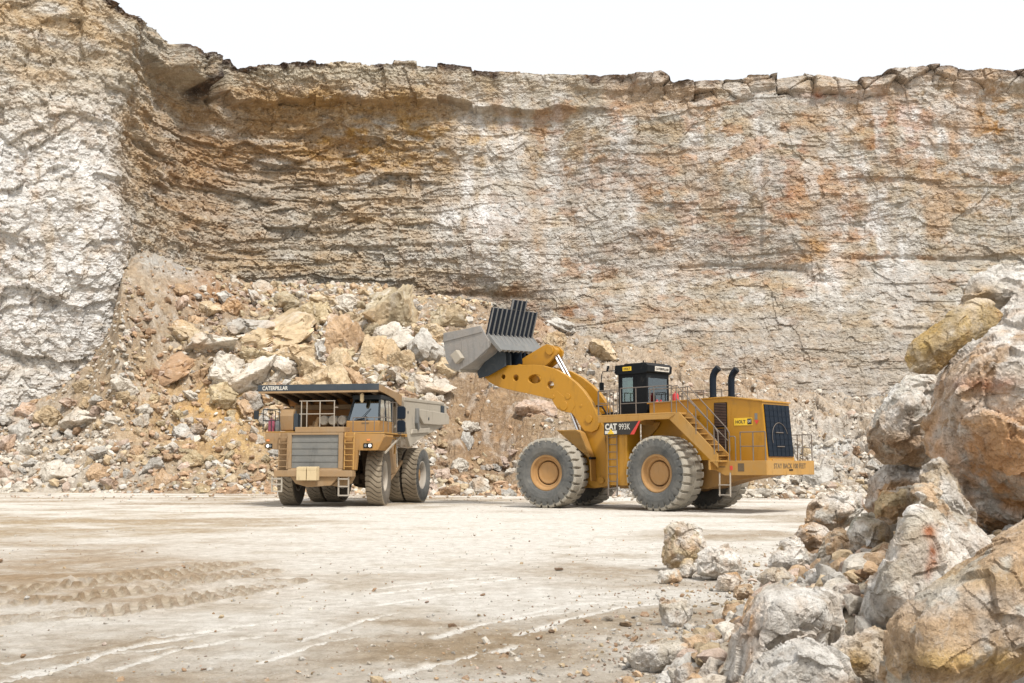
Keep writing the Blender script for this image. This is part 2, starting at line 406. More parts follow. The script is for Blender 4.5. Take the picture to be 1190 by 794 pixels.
def blk(fs, fz, amp, seed, tilt=.6, crack=.0, cw=.05):
    c, ox, oy, e = cells2(sS/fs, zz/fz, seed)
    g1 = (c*7.13) % 1-.5; g2 = (c*3.71) % 1-.5
    r = amp*((c-.5)+tilt*(ox*g1*2+oy*(g2*2-.3)))
    if crack: r = r-crack*np.exp(-(e/cw)**2)
    return r
D += blk(9, .95, .45, 41, .4)*ledge
D += blk(4.2, 1.7, .60, 42, .8, .05, .02)*(.1+.8*ledge)*(1-.6*left)+blk(3.4, 3.6, .28, 48, 1.0)*np.clip(1-ledge, 0, 1)
D += blk(2.6, 2.4, .60, 43, .9)*left
D += blk(8, .9, .32, 63, .4)*np.clip(1.1-ledge, 0, 1)*(1-left)
D += blk(1.5, .72, .26, 44, .9, .04, .04)*(.15+.85*ledge)+blk(1.25, 1.3, .20, 49, 1.1)*np.clip(1.1-ledge, 0, 1)
D += blk(.75, .85, .17, 45, 1.1)*(.6+.6*left)
D += blk(.42, .34, .10, 46, 1.2, .015, .05)
D += blk(.22, .18, .065, 47, 1.2)
rg = 1-np.abs(fbm(S/1.1, Z/1.3, o, 4, 51))*2
D += .10*(rg-.5)+.05*fbm(S/.3, Z/.3, o, 3, 52)
wd_ = .5+.5*fbm(S/9, o, o, 3, 91)
tx_ = 0
D = D0+(D-D0)*(1-.50*sstep(430, 600, U)-.25*left)
# large forms: the bowl under the cap in the corner, the cap's overhang, bulges
D -= 1.5*G(330, 205, 150, 75)+.7*G(240, 215, 60, 90)
D += 2.2*sstep(196, 208, U)*sstep(247, 242, U)*sstep(-2.4, -2.0, Z-Zt+.4*fbm(S/1.5, o, o, 2, 95))-1.5*sstep(160, 200, U)*sstep(250, 236, U)*sstep(-2.3, -2.8, Z-Zt)*sstep(-9, -5, Z-Zt)
D -= 1.6*np.exp(-((U-249)/4)**2)*sstep(-5, -3, Z-Zt)
D += 1.5*sstep(-3.25, -2.95, Z-Zt+.9*fbm(S/5, o, o, 4, 60)+.5*w2*3)*sstep(228, 260, U)*sstep(760, 520, U)
D += .35*sstep(-1.6, -1.2, Z-Zt+.4*fbm(S/3, o, o, 2, 61))*sstep(560, 800, U)
D += blk(2.1, 1.6, .9, 62, .7, .25, .06)*sstep(-2.2, -1.4, Z-Zt)*sstep(700, 780, U)
D += 1.2*G(120, 330, 40, 130)*left
D += 1.6*G(575, 290, 70, 40)-1.2*G(640, 200, 30, 80)+1.0*G(900, 200, 60, 100)-1.0*G(1010, 280, 40, 60)
D += 5.5*np.clip((19-Z-2.0*fbm(S/7, o, o, 3, 97))/14, 0, 1.3)*sstep(590, 700, U)
D += .25*sstep(14.5, 12.5, zz)*(1-left)*sstep(150, 220, U)     # bench over the rubble
for cu, cv, ru, dz in ((430, 290, 150, .5), (860, 312, 90, .5), (1080, 300, 120, .4), (560, 345, 60, .4), (1060, 388, 30, .7)):
    D -= .3*np.exp(-((V-cv-4*fbm(S/4, o, o, 2, 7))/3.0)**2)*np.exp(-((U-cu)/ru)**4)
D -= .35*.4*np.exp(-((U-881-2*fbm(o, Z/3, o, 2, 8))/2.2)**2)*sstep(130, 150, V)*sstep(320, 290, V)      # drill line
back = 1-left
X = BX+NX[None, :]*D; Y = BY+NY[None, :]*D
# colours of the stone itself
col = np.empty(Z.shape+(3,)); col[:] = (.52, .475, .395)
def tintmix(m, c):
    m = np.clip(m, 0, 1)[..., None]; col[:] = col*(1-m)+np.array(c)*m
nA = fbm(S/6, Z/2.2, o, 5, 71); nB = fbm(S/3, Z/1.1, o, 5, 72); nC = fbm(S/1.2, Z/.5, o, 4, 73); nD = fbm(S/1.2, Z/3.5, o, 4, 74)
band = fbm(S/22, zz/.7, o, 4, 75)
tintmix(sstep(.05, .45, nA)*.45, (.44, .345, .235))
tintmix(sstep(.0, .35, band)*.5*back, (.52, .385, .23))
tintmix(sstep(.05, .4, -band)*.35, (.56, .53, .47))
tintmix(sstep(.1, .4, nB)*.42, (.54, .385, .215))
tintmix(sstep(.12, .4, -nB+.3*nD)*.6, (.62, .60, .56))
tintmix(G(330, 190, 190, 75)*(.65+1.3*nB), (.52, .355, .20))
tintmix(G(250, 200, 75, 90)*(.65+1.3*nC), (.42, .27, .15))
tintmix(G(360, 125, 160, 22)*(.6+nB), (.48, .31, .14))
tintmix(G(430, 170, 100, 40)*(.45+1.6*nC), (.52, .31, .10))
tintmix(G(390, 94, 220, 9), (.55, .49, .38))
tintmix(G(320, 240, 70, 32)*(.45+1.5*nA), (.53, .50, .44))
tintmix(G(540, 150, 120, 45)*(.3+1.6*nC), (.56, .36, .13))
for cu, cv, ru, rv, st in ((565, 255, 55, 28, .95), (600, 300, 75, 26, .6), (640, 205, 16, 50, .9), (563, 165, 14, 50, .75), (722, 150, 10, 26, .6),
        (880, 210, 9, 95, .8), (805, 200, 8, 110, .5), (1020, 250, 14, 80, .8), (948, 322, 26, 24, .8), (985, 190, 25, 20, .5), (690, 260, 30, 50, .35),
        (1150, 180, 30, 12, .5), (1000, 500, 60, 50, .6), (760, 330, 50, 30, .35), (850, 240, 22, 12, .6), (970, 270, 16, 60, .5), (1040, 330, 22, 60, .4)):
    tintmix(G(cu, cv, ru, rv)*min(1.2, st*1.3)*(.9+1.8*nD), (.86, .85, .83))
for cu, cv, ru, rv, st, cc in ((1100, 150, 90, 40, .8, (.52, .29, .11)), (1050, 150, 30, 25, .8, (.44, .17, .07)), (985, 250, 20, 18, .8, (.42, .15, .06)),
        (715, 205, 50, 12, .8, (.42, .16, .08)), (745, 212, 30, 16, .7, (.50, .26, .10)), (845, 283, 30, 8, .9, (.48, .19, .07)), (915, 225, 26, 40, .6, (.44, .20, .10)),
        (930, 290, 30, 24, .6, (.50, .29, .12)), (980, 115, 40, 6, .8, (.45, .17, .07)), (700, 195, 20, 25, .5, (.50, .27, .10)), (920, 180, 10, 10, .7, (.35, .13, .06)),
        (880, 455, 60, 28, .6, (.47, .25, .11)), (650, 362, 60, 14, .6, (.36, .17, .08)), (560, 335, 60, 10, .5, (.36, .20, .10)), (840, 400, 80, 40, .4, (.46, .31, .17))):
    tintmix(G(cu, cv, ru*1.15, rv*1.2)*st*1.15*(.75+2.2*nC), cc)
for q in range(26):     # lime washed down the face from the crest
    rs_ = np.random.RandomState(600+q); cu = rs_.uniform(430, 1250); ru = rs_.uniform(4, 16); cv = rs_.uniform(100, 330); rv = rs_.uniform(40, 130)
    tintmix(G(cu+4*fbm(Z/4, o+q, o, 2, 5), cv, ru, rv)*rs_.uniform(.5, 1.0)*(.6+2.0*nD), (.84, .83, .81) if q % 3 else (.46, .34, .22))
tintmix(sstep(600, 760, U)*sstep(.0, .35, fbm(S/4, Z/2.5, o, 4, 92))*.6*sstep(340, 300, V), (.56, .37, .22))
tintmix(sstep(520, 640, U)*sstep(.22, .34, fbm(S/2.2, Z/1.2, o+3, 5, 94))*.5, (.50, .27, .14))
tintmix(sstep(480, 600, U)*sstep(.16, .30, fbm(S/1.6, Z/1.3, o+9, 5, 96))*.6, (.72, .70, .66))
tintmix(sstep(430, 600, U)*sstep(.05, .35, fbm(S/5, Z/3.5, o+7, 4, 93))*.55, (.50, .47, .43))
# left wall: chalk white below, tan above
tintmix(left*sstep(60, 190, V)*(1.0+.5*nA), (.72, .715, .70))
tintmix(left*sstep(130, 30, V)*(.5+1.3*nB), (.52, .39, .24))
tintmix(left*sstep(.15, .4, nC+.4*nB)*.4, (.53, .46, .36))
tintmix(left*sstep(.25, .5, nD)*.4, (.48, .36, .22))
# dark soil and roots at the crest
tp = Z-Zt
tintmix(sstep(-.75, -.25, tp+.5*fbm(S/.8, o, o, 3, 81))*sstep(-.05, .22, fbm(S/3.5, o, o, 3, 82)+.15)*.95, (.07, .045, .035))
tintmix(sstep(-2.2, -.9, tp+.8*nB)*sstep(560, 800, U)*.3, (.56, .45, .35))
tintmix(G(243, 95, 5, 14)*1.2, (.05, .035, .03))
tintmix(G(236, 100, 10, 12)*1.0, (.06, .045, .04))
col *= (1+.12*fbm(S/.35, Z/.35, o, 3, 83))[..., None]
tintmix(sstep(20, 12, Z+3*nA)*sstep(560, 660, U)*.5*(.6+nB), (.47, .39, .30))
tintmix(sstep(21, 17, Z+3*nA)*sstep(25, 21, Z+3*nB+20*0)*sstep(560, 660, U)*.4*0, (.3, .2, .1))
col *= (1-(1-np.array((.85, .86, .87)))*(1-.95*left[..., None]))
# the plateau runs back from the crest
ext = [(.25, .05), (1.2, .15), (4, .3), (12, .2), (45, 1.0)]
Xs = [X]; Ys = [Y]; Zs = [Z]; cs = [col]
for e, dz in ext:
    Xs.append(X[-1:]-NX[None]*e); Ys.append(Y[-1:]-NY[None]*e); Zs.append(Z[-1:]*0+zt[None]+dz*(.5+.5*fbm(s1[None]/2, o1[None]+e, o1[None], 2, 90))); cs.append(np.ones((1, len(sv), 3))*np.array((.16, .11, .07)))
X = np.vstack(Xs); Y = np.vstack(Ys); Zc = np.vstack(Zs); cc = np.vstack(cs)
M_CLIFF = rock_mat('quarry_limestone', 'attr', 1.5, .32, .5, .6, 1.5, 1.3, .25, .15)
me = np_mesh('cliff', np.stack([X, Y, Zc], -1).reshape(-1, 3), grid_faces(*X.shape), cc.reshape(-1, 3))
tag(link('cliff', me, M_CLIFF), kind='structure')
# ---------------------------------------------------------------- talus slope (a height field over bearing and distance)
BP = [-300, 0, 60, 100, 122, 133, 160, 200, 300, 450, 560, 620, 700, 800, 900, 1000, 1190, 1500]
def slope_params(b):
    toe = np.interp(b, BP, [75, 72.5, 72, 71.5, 71.2, 71, 70.5, 70, 69, 67.5, 65.5, 64, 63, 61.5, 60, 59, 58, 58])
    wal = np.interp(b, BP, [76, 80, 82.5, 84, 85.2, 87, 92, 96, 97.5, 98, 98, 97.5, 97, 96.5, 96, 96, 95, 92])
    top = np.interp(b, BP, [5, 5.4, 7.2, 9.5, 13, 18, 20.5, 19.5, 17.6, 17.4, 16.4, 15.2, 12.8, 10.8, 9.0, 8.6, 9, 9])
    return toe, wal, top
def slopeH(x, y, fine=True):
    b = x/np.maximum(y, 1)*1284+595; toe, wal, top = slope_params(b)
    toe = toe+1.3*fbm(x/5, x*0, x*0, 3, 101)
    t = (y-toe)/(wal-toe); z0 = np.zeros_like(x)
    top = top*(1+sstep(540, 640, b)*.13*fbm(x/6, x*0, x*0+4, 3, 106))
    g = np.clip(t, 0, 1.0); g = g*(1+.22*np.sin(PI*g)*sstep(700, 560, b))
    h = top*g
    env = sstep(0, .12, t)*sstep(1.15, .8, t)
    boul = np.exp(-((b-390)/190)**2)
    h = h+env*(1.0*fbm(x/7, y/5, z0, 3, 102)+.6*fbm(x/2.2, y/2, z0, 3, 103)*(1+.8*boul))
    # a scooped face where the loader has dug, between the truck's bed and the loader
    h = h-env*2.2*np.exp(-((b-565)/50)**2-((t-.22)/.2)**2)-env*1.5*np.exp(-((b-250)/80)**2-((t-.3)/.14)**2)
    if fine: h = h+sstep(0, .05, t)*(.26*fbm(x/.8, y/.8, z0, 3, 104)+.07*fbm(x/.22, y/.22, z0, 3, 105))
    if fine:
        wx = x+.5*fbm(x/2, y/2, z0, 2, 107); wy = y+.5*fbm(x/2, y/2, z0+5, 2, 108)
        for sc_, am, sd in ((2.1, .55, 1), (1.0, .34, 2), (.5, .20, 3), (.27, .10, 4)):
            c_, ox_, oy_, e_ = cells2(wx/sc_, wy/sc_*1.1, 900+sd)
            h = h+env*am*(.55+.45*sstep(560, 680, b))*((c_-.5)+1.1*(ox_*((c_*7.1) % 1-.5)+oy_*((c_*3.7) % 1-.5))*1.6-.35*np.exp(-(e_/.08)**2))
    h = np.where(t < 0, np.maximum(h, 0)*0+t*2.0, h)
    return h, t, b
bb = np.arange(-260, 1460, 1.25); yy = np.r_[np.arange(56, 98.5, .10)]
Bg, Yg = np.meshgrid(bb, yy); Xg = (Bg-595)/1284*Yg
Hg, Tg, _ = slopeH(Xg, Yg); og = np.zeros_like(Xg)
Hg = np.maximum(Hg, -.6)
Vg = 540-1284*(Hg-1.8)/Yg          # height in degrees-like units, only used to place colour zones
cg = np.empty(Xg.shape+(3,)); cg[:] = (.34, .275, .20)
def gm(m, c):
    m = np.clip(m, 0, 1)[..., None]; cg[:] = cg*(1-m)+np.array(c)*m
def Gg(cu, cv, ru, rv): return np.exp(-((Bg-cu)/ru)**2-((Vg-cv)/rv)**2)
ga = fbm(Xg/3, Yg/3, og, 4, 111); gb = fbm(Xg/.9, Yg/.9, og, 4, 112)
gm(Gg(250, 480, 120, 50)*(1.0+.8*ga), (.50, .32, .13))
gm(Gg(280, 515, 60, 25)*.6, (.55, .38, .17))
gm(Gg(572, 495, 62, 75)*(1.4+.5*ga), (.27, .18, .105))
gm(Gg(40, 540, 120, 60)*(.6+ga), (.56, .53, .47))
gm(Gg(200, 330, 60, 40)*(.9+ga), (.42, .34, .25)); gm(Gg(240, 335, 40, 22)*(.8+ga), (.36, .20, .10))
gm(Gg(170, 300, 20, 14), (.46, .45, .42)); gm(Gg(205, 308, 20, 12), (.45, .44, .42))
gm(Gg(660, 370, 80, 20)*(.8+ga), (.34, .19, .105)); gm(Gg(870, 450, 90, 35)*(.7+ga), (.46, .27, .13))
gm(Gg(960, 500, 60, 45)*(1.0+.8*ga), (.58, .57, .54)); gm(Gg(640, 500, 60, 60)*(.4+ga), (.47, .36, .24))
gm(Gg(760, 400, 90, 25)*(.4+ga), (.52, .46, .38)); gm(sstep(600, 680, Bg)*sstep(.3, .6, Tg)*(.55+.6*ga), (.45, .375, .29)); gm(Gg(900, 400, 110, 20)*(.7+1.2*ga), (.40, .27, .17))
gm(sstep(.1, .5, gb)*.4, (.58, .55, .50)); gm(sstep(.1, .5, -gb)*.4, (.38, .27, .16))
M_SCREE = rock_mat('scree', 'attr', 3.0, .3, .35, .85, 1.5)
me = np_mesh('rubble_slope', np.stack([Xg, Yg, Hg], -1).reshape(-1, 3), grid_faces(*Xg.shape), cg.reshape(-1, 3))
tag(link('rubble_slope', me, M_SCREE), kind='structure')
# ---------------------------------------------------------------- quarry floor
def edge_x(y): return np.interp(y, [3, 6, 9.4, 14.4, 19.3, 23, 27, 33], [1.2, 1.2, 1.2, 3.0, 4.9, 6.6, 9.2, 14])
def moundH(x, y):
    d = (x-edge_x(y))*.85
    m = 1.75*(1-np.exp(-np.maximum(d, 0)*.38))
    return m*sstep(6.3, 10.5, y)*sstep(30, 21, y)
M_FLOOR = None
ybr = [3.0]
while ybr[-1] < 74: ybr.append(ybr[-1]+max(.02, ybr[-1]**2/(1284*1.8)*.85 if ybr[-1] < 30 else ybr[-1]*.0075))
ybr = np.array(ybr); bb = np.arange(-330, 1520, 2.0)
Bf, Yf = np.meshgrid(bb, ybr); Xf = (Bf-595)/1284*Yf; of = np.zeros_like(Xf)
n_l = fbm(Xf/5, Yf/3, of, 4, 121); n_m = fbm(Xf/1.2, Yf/1.0, of, 4, 122); n_f = fbm(Xf/.22, Yf/.22, of, 4, 123); n_ff = fbm(Xf/.07, Yf/.07, of, 3, 124)
# loose brown patches and hard white pan
GV = 540+1284*1.8/Yf
def Gf(cu, cv, ru, rv): return np.exp(-((Bf-cu)/ru)**2-((GV-cv)/rv)**2)
loose = .10+1.2*n_l+.55*n_m+.75*Gf(110, 665, 170, 34)+.35*Gf(60, 610, 200, 16)+.55*Gf(700, 655, 150, 22)+.25*Gf(640, 730, 190, 30)+.15*Gf(330, 760, 200, 20)+.4*Gf(800, 700, 70, 50) \
    -.55*Gf(560, 618, 160, 18)-.5*Gf(250, 715, 140, 14)-.35*Gf(400, 625, 120, 12)-.45*Gf(700, 605, 260, 9)+.3*Gf(400, 580, 300, 5)
loose = np.clip(loose, 0, 1)
h = .012*n_l+loose*(.016*n_m+.028*n_f+.020*n_ff)+.005*n_f+.005*n_ff
cf = np.empty(Xf.shape+(3,)); cf[:] = (.68, .65, .60)
def fm(m, c):
    m = np.clip(m, 0, 1)[..., None]; cf[:] = cf*(1-m)+np.array(c)*m
fm(loose*1.05, (.345, .27, .185)); fm(loose*sstep(.0, .4, n_f)*.5, (.37, .29, .20)); fm(sstep(.2, .5, n_m)*.5*(1-loose), (.55, .50, .42))
fm(Gf(80, 672, 220, 36)*(.95+.8*n_m), (.36, .265, .17)); fm(Gf(60, 610, 260, 16)*(.45+.9*n_m+.5*n_l), (.42, .33, .22))
# scrape marks: smooth bright streaks left by the bucket and the tyres
def pline(pts):
    return np.array([at_ground(*p)[:2] for p in pts])
def dist_line(P):
    best = np.full(Xf.shape, 9.0); side = np.zeros_like(Xf); run = np.zeros_like(Xf); acc = 0
    for a, b in zip(P[:-1], P[1:]):
        d = b-a; L = np.hypot(*d); t = np.clip(((Xf-a[0])*d[0]+(Yf-a[1])*d[1])/L**2, 0, 1)
        qx = Xf-a[0]-t*d[0]; qy = Yf-a[1]-t*d[1]; q = np.hypot(qx, qy); sg = np.sign(qx*d[1]-qy*d[0])
        c = q < best; best = np.where(c, q, best); side = np.where(c, sg, side); run = np.where(c, acc+t*L, run); acc += L
    return best, side, run
for pts, wd in (([(-40, 806), (60, 780), (150, 752), (265, 733)], .055), ([(130, 780), (220, 752), (300, 740)], .05), ([(300, 771), (380, 746), (430, 740)], .04),
        ([(0, 772), (60, 762), (120, 758)], .05), ([(505, 741), (560, 725), (620, 716), (660, 712)], .06), ([(605, 738), (660, 720), (720, 706), (770, 701)], .07),
        ([(430, 691), (480, 685), (530, 681), (600, 672)], .07), ([(440, 703), (500, 694), (560, 687)], .06), ([(430, 685), (500, 676), (580, 670)], .06),
        ([(600, 716), (660, 703), (730, 697)], .05), ([(455, 786), (520, 770), (600, 752)], .06), ([(350, 745), (420, 722), (470, 712)], .05), ([(20, 786), (110, 764), (200, 752)], .05),
        ([(180, 742), (280, 728), (330, 722)], .05)):
    d, sd, run = dist_line(pline(pts)); d = d+.012*fbm(run/.8, of, of, 2, 5)
    m = sstep(wd*1.5, wd*.5, d); brk = sstep(-.35, .05, fbm(run/.9, of+wd*40, of, 3, 8)+.15)
    h = h*(1-m*brk)-.012*m*brk+.012*sstep(wd*3, wd*1.6, d)*sstep(wd*1., wd*1.6, d)*n_f
    fm(np.clip(m*1.3, 0, 1)*sstep(.1, .5, brk+m*.3)*.8, (.82, .80, .76))
# two tyre tracks with lug prints in the soft ground to the left
for pts, wd in (([(-140, 693), (0, 688), (120, 676), (260, 656)], .62), ([(-140, 712), (0, 705), (100, 694), (200, 680), (300, 664)], .5), ([(-140, 730), (0, 722), (120, 712), (240, 694), (330, 676)], .45)):
    d, sd, run = dist_line(pline(pts)); m = sstep(wd, wd*.8, d)*sstep(-.5, .0, n_m+.1)
    lug = sstep(-.1, .5, np.sin((run+d*sd*.9+.05*n_f)*2*PI/.27)+.7*n_f+.4*n_m)
    h = h+m*(-.03+.055*lug*(1+.8*n_f))+.04*sstep(wd*1.35, wd*1.1, d)*sstep(wd*.9, wd*1.1, d)*(.5+n_f)
    fm(m*(lug)*.75, (.31, .225, .14)); fm(m*(1-lug)*.6, (.56, .48, .37))
mnd = moundH(Xf, Yf); h = h+mnd+sstep(0, .3, mnd)*(.09*n_m+.05*n_f)
fm(sstep(0, .35, mnd)*.8, (.46, .39, .29))
edge = sstep(72, 60, Yf); h = h*edge
t = NT('quarry_floor')
a = t.n('ShaderNodeAttribute'); a.attribute_name = 'tint'; vec = t.coords()
f1 = t.noise(vec, 4, 8, .7); f2 = t.noise(vec, 28, 6, .75); f3 = t.noise(vec, 1.0, 5, .6, .5)
c = t.mix(1.0, a.outputs['Color'], t.mix(t.ramp(f1, .3, .7), (.70,.66,.60), (1.2,1.2,1.2)), 'MULTIPLY')
c = t.mix(t.ramp(f2, .33, .46, .55, 0), c, (.28,.21,.14)); c = t.mix(t.ramp(f2, .58, .70, 0, .6), c, (.80,.77,.72)); f4 = t.noise(vec, 75, 3, .7); c = t.mix(t.ramp(f4, .34, .43, .4, 0), c, (.30,.23,.16))
c = t.mix(t.ramp(f3, .52, .68, 0, .35), c, (.72,.69,.63))
t.l(c, t.b.inputs['Base Color']); t.b.inputs['Roughness'].default_value = .95; t.b.inputs['Specular IOR Level'].default_value = .1
t.l(t.bump(f2, .035, 1.0, t.bump(f1, .07, .9)), t.b.inputs['Normal']); M_FLOOR = t.mat
me = np_mesh('ground', np.stack([Xf, Yf, h], -1).reshape(-1, 3), grid_faces(*Xf.shape), cf.reshape(-1, 3), True)
tag(link('ground', me, M_FLOOR), kind='structure')
g2 = np.array([(-900, -900, -.12), (900, -900, -.12), (900, 900, -.12), (-900, 900, -.12)], float)
tag(link('terrain', np_mesh('terrain', g2, np.array([[0, 1, 2, 3]]), np.ones((4, 3))*np.array((.50, .45, .38))), M_FLOOR), kind='structure')
# ---------------------------------------------------------------- stones
_ico = {}
def ico(l):
    if l not in _ico:
        bm = bmesh.new(); bmesh.ops.create_icosphere(bm, subdivisions=l, radius=1.0)
        V = np.array([v.co[:] for v in bm.verts]); F = np.array([[v.index for v in f.verts] for f in bm.faces]); bm.free()
        V /= np.linalg.norm(V, axis=1)[:, None]; _ico[l] = (V, F)
    return _ico[l]
def soft_hull(U, N, D, p):
    dn = np.maximum(U @ N.T, 1e-4)/D[None, :]
    return 1.0/np.power(np.sum(np.power(dn, p), 1), 1.0/p)
def hull_normal(U, N, D, p=24):
    dn = np.maximum(U @ N.T, 1e-4)/D[None, :]; dn = dn/dn.max(1)[:, None]; W = (dn**p) @ N; return W/np.linalg.norm(W, axis=1)[:, None]
def cells3(x, y, z, seed=0):
    fx, fy, fz = np.floor(x), np.floor(y), np.floor(z); d1 = np.full(x.shape, 9.0); cid = np.zeros_like(x); O = np.zeros((3,)+x.shape)
    for i in (-1, 0, 1):
        for j in (-1, 0, 1):
            for k in (-1, 0, 1):
                cx, cy, cz = fx+i, fy+j, fz+k
                dx = x-(cx+_h(cx, cy, cz, seed)); dy = y-(cy+_h(cx, cy, cz, seed+1)); dz = z-(cz+_h(cx, cy, cz, seed+2))
                d = dx*dx+dy*dy+dz*dz; c = d < d1
                d1 = np.where(c, d, d1); cid = np.where(c, _h(cx, cy, cz, seed+3), cid)
                for q, v in enumerate((dx, dy, dz)): O[q] = np.where(c, v, O[q])
    return cid, O
def facet(V, f, seed):
    """broken faces: in every cell the surface follows its own tilted plane"""
    w = .35*fbm(V[:, 0]*f, V[:, 1]*f, V[:, 2]*f, 2, seed+9)
    c, O = cells3(V[:, 0]*f+w, V[:, 1]*f+w, V[:, 2]*f-w, seed)
    return ((c-.5)*.5+(O[0]*((c*7.1) % 1-.5)+O[1]*((c*13.7) % 1-.5)+O[2]*((c*29.3) % 1-.5))*1.6)/f
def rough(V, U, size, seed, amt=1.0, fine=3):
    """weathering: chips, pits and grain, displaced along the ray from the centre"""
    s = size; x, y, z = V[:, 0], V[:, 1], V[:, 2]
    q = 2.2/s
    lo = .40 if fine >= 4 else 1.0; lf = 1.25 if fine >= 4 else 1.0
    d = .085*lo*fbm(x*q, y*q, z*q, 3, seed)
    f = fbm(x*q*2.2, y*q*2.2, z*q*2.2, 3, seed+3); d += .03*f*lo
    rg = 1-2*np.abs(fbm(x*q*2.6, y*q*2.6, z*q*2.6, 3, seed+7)); d += .03*lo*(rg-.5)
    d += (.26*facet(V, 1.5/s, seed+21)*lf+.24*lf*facet(V, 4.2/s, seed+22))/s
    if fine >= 4: d += (.17*facet(V, 9/s, seed+23)+.20*facet(V, 22/s, seed+24))/s
    if fine >= 4:
        q2 = 9; f = fbm(x*q2, y*q2, z*q2, 4, seed+11); d += .024*(1-2*np.abs(f))/s*min(s, 1)
        pit = fbm(x*q2*2.4, y*q2*2.4, z*q2*2.4, 3, seed+13); d -= .018*sstep(.18, .5, pit)/s*min(s, 1)
    return V+U*(d*s*amt)[:, None]
def stone_shape(seed, lvl, nplanes=13, p=26, sc=(1, 1, 1), amt=1.0):
    rs = np.random.RandomState(seed); U, F = ico(lvl)
    k = np.arange(nplanes)+.5; ph = np.arccos(1-2*k/nplanes); th = PI*(1+5**.5)*k+rs.rand()*6
    N = np.stack([np.cos(th)*np.sin(ph), np.sin(th)*np.sin(ph), np.cos(ph)], 1)+rs.normal(0, .33, (nplanes, 3)); N /= np.linalg.norm(N, axis=1)[:, None]
    D = rs.uniform(.62, 1.0, nplanes)
    V = U*soft_hull(U, N, D, p)[:, None]
    V = V/np.abs(V).max()*np.array(sc); 
    UU = V/np.linalg.norm(V, axis=1)[:, None]
    return rough(V, UU, 1.0, seed, amt), F
M_RUB = rock_mat('rubble_limestone', 'obj', .9, .55, .55, .6, 1.2)
M_FORE = rock_mat('near_limestone', 'attr', 4.0, .45, .5, .55, 1.5, red=.3)
M_PEB = rock_mat('loose_stone', 'attr', 3.2, .3, .35, .6, 1.0)
shapes = []
for i, (n_, p_, sc_) in enumerate([(12, 30, (1, .8, .7)), (9, 34, (1, .75, .62)), (14, 24, (1, .9, .8)), (8, 40, (1, .6, .5)), (11, 30, (1, .7, .42)), (16, 18, (1, .85, .75)), (10, 34, (1, .62, .62)),
        (13, 28, (1, .8, .5)), (9, 36, (1, .55, .4)), (12, 26, (1, .95, .7)), (7, 40, (1, .8, .6)), (15, 22, (1, .75, .7)), (10, 30, (1, .85, .55)), (8, 36, (1, .7, .7)), (18, 16, (1, .9, .85)), (11, 32, (1, .5, .45))]):
    V, F = stone_shape(200+i, 5, n_, p_*1.6, sc_); shapes.append(np_mesh('stone_%d' % i, V, F)); shapes[-1].materials.append(M_RUB)
def put(name, me, loc, rot, size, color, label, cat, group=None, parent=None):
    o = bpy.data.objects.new(name, me); C.objects.link(o); o.location = loc; o.rotation_euler = rot; o.scale = (size,)*3 if isinstance(size, float) else size
    o.color = (*color, 1); tag(o, label, cat, group); return o
def hit_slope(px, py):
    r = ray(px, py); ys = np.arange(56, 97.5, .06); xs = r[0]/r[1]*ys; zs = CAMZ+r[2]/r[1]*ys
    H, T, _ = slopeH(xs, ys, False); ok = np.where(H > zs)[0]
    if len(ok) == 0: return None
    i = ok[0]; return np.array([xs[i], ys[i], zs[i]])
PALE = (.62, .575, .50); GREYS = (.50, .48, .44); TANS = (.54, .43, .285); OLIVE = (.45, .385, .27); ORG = (.50, .355, .225); BRN = (.37, .25, .16); PINK = (.53, .42, .345); YELS = (.51, .42, .27)
rng = random.Random(5)
used = []
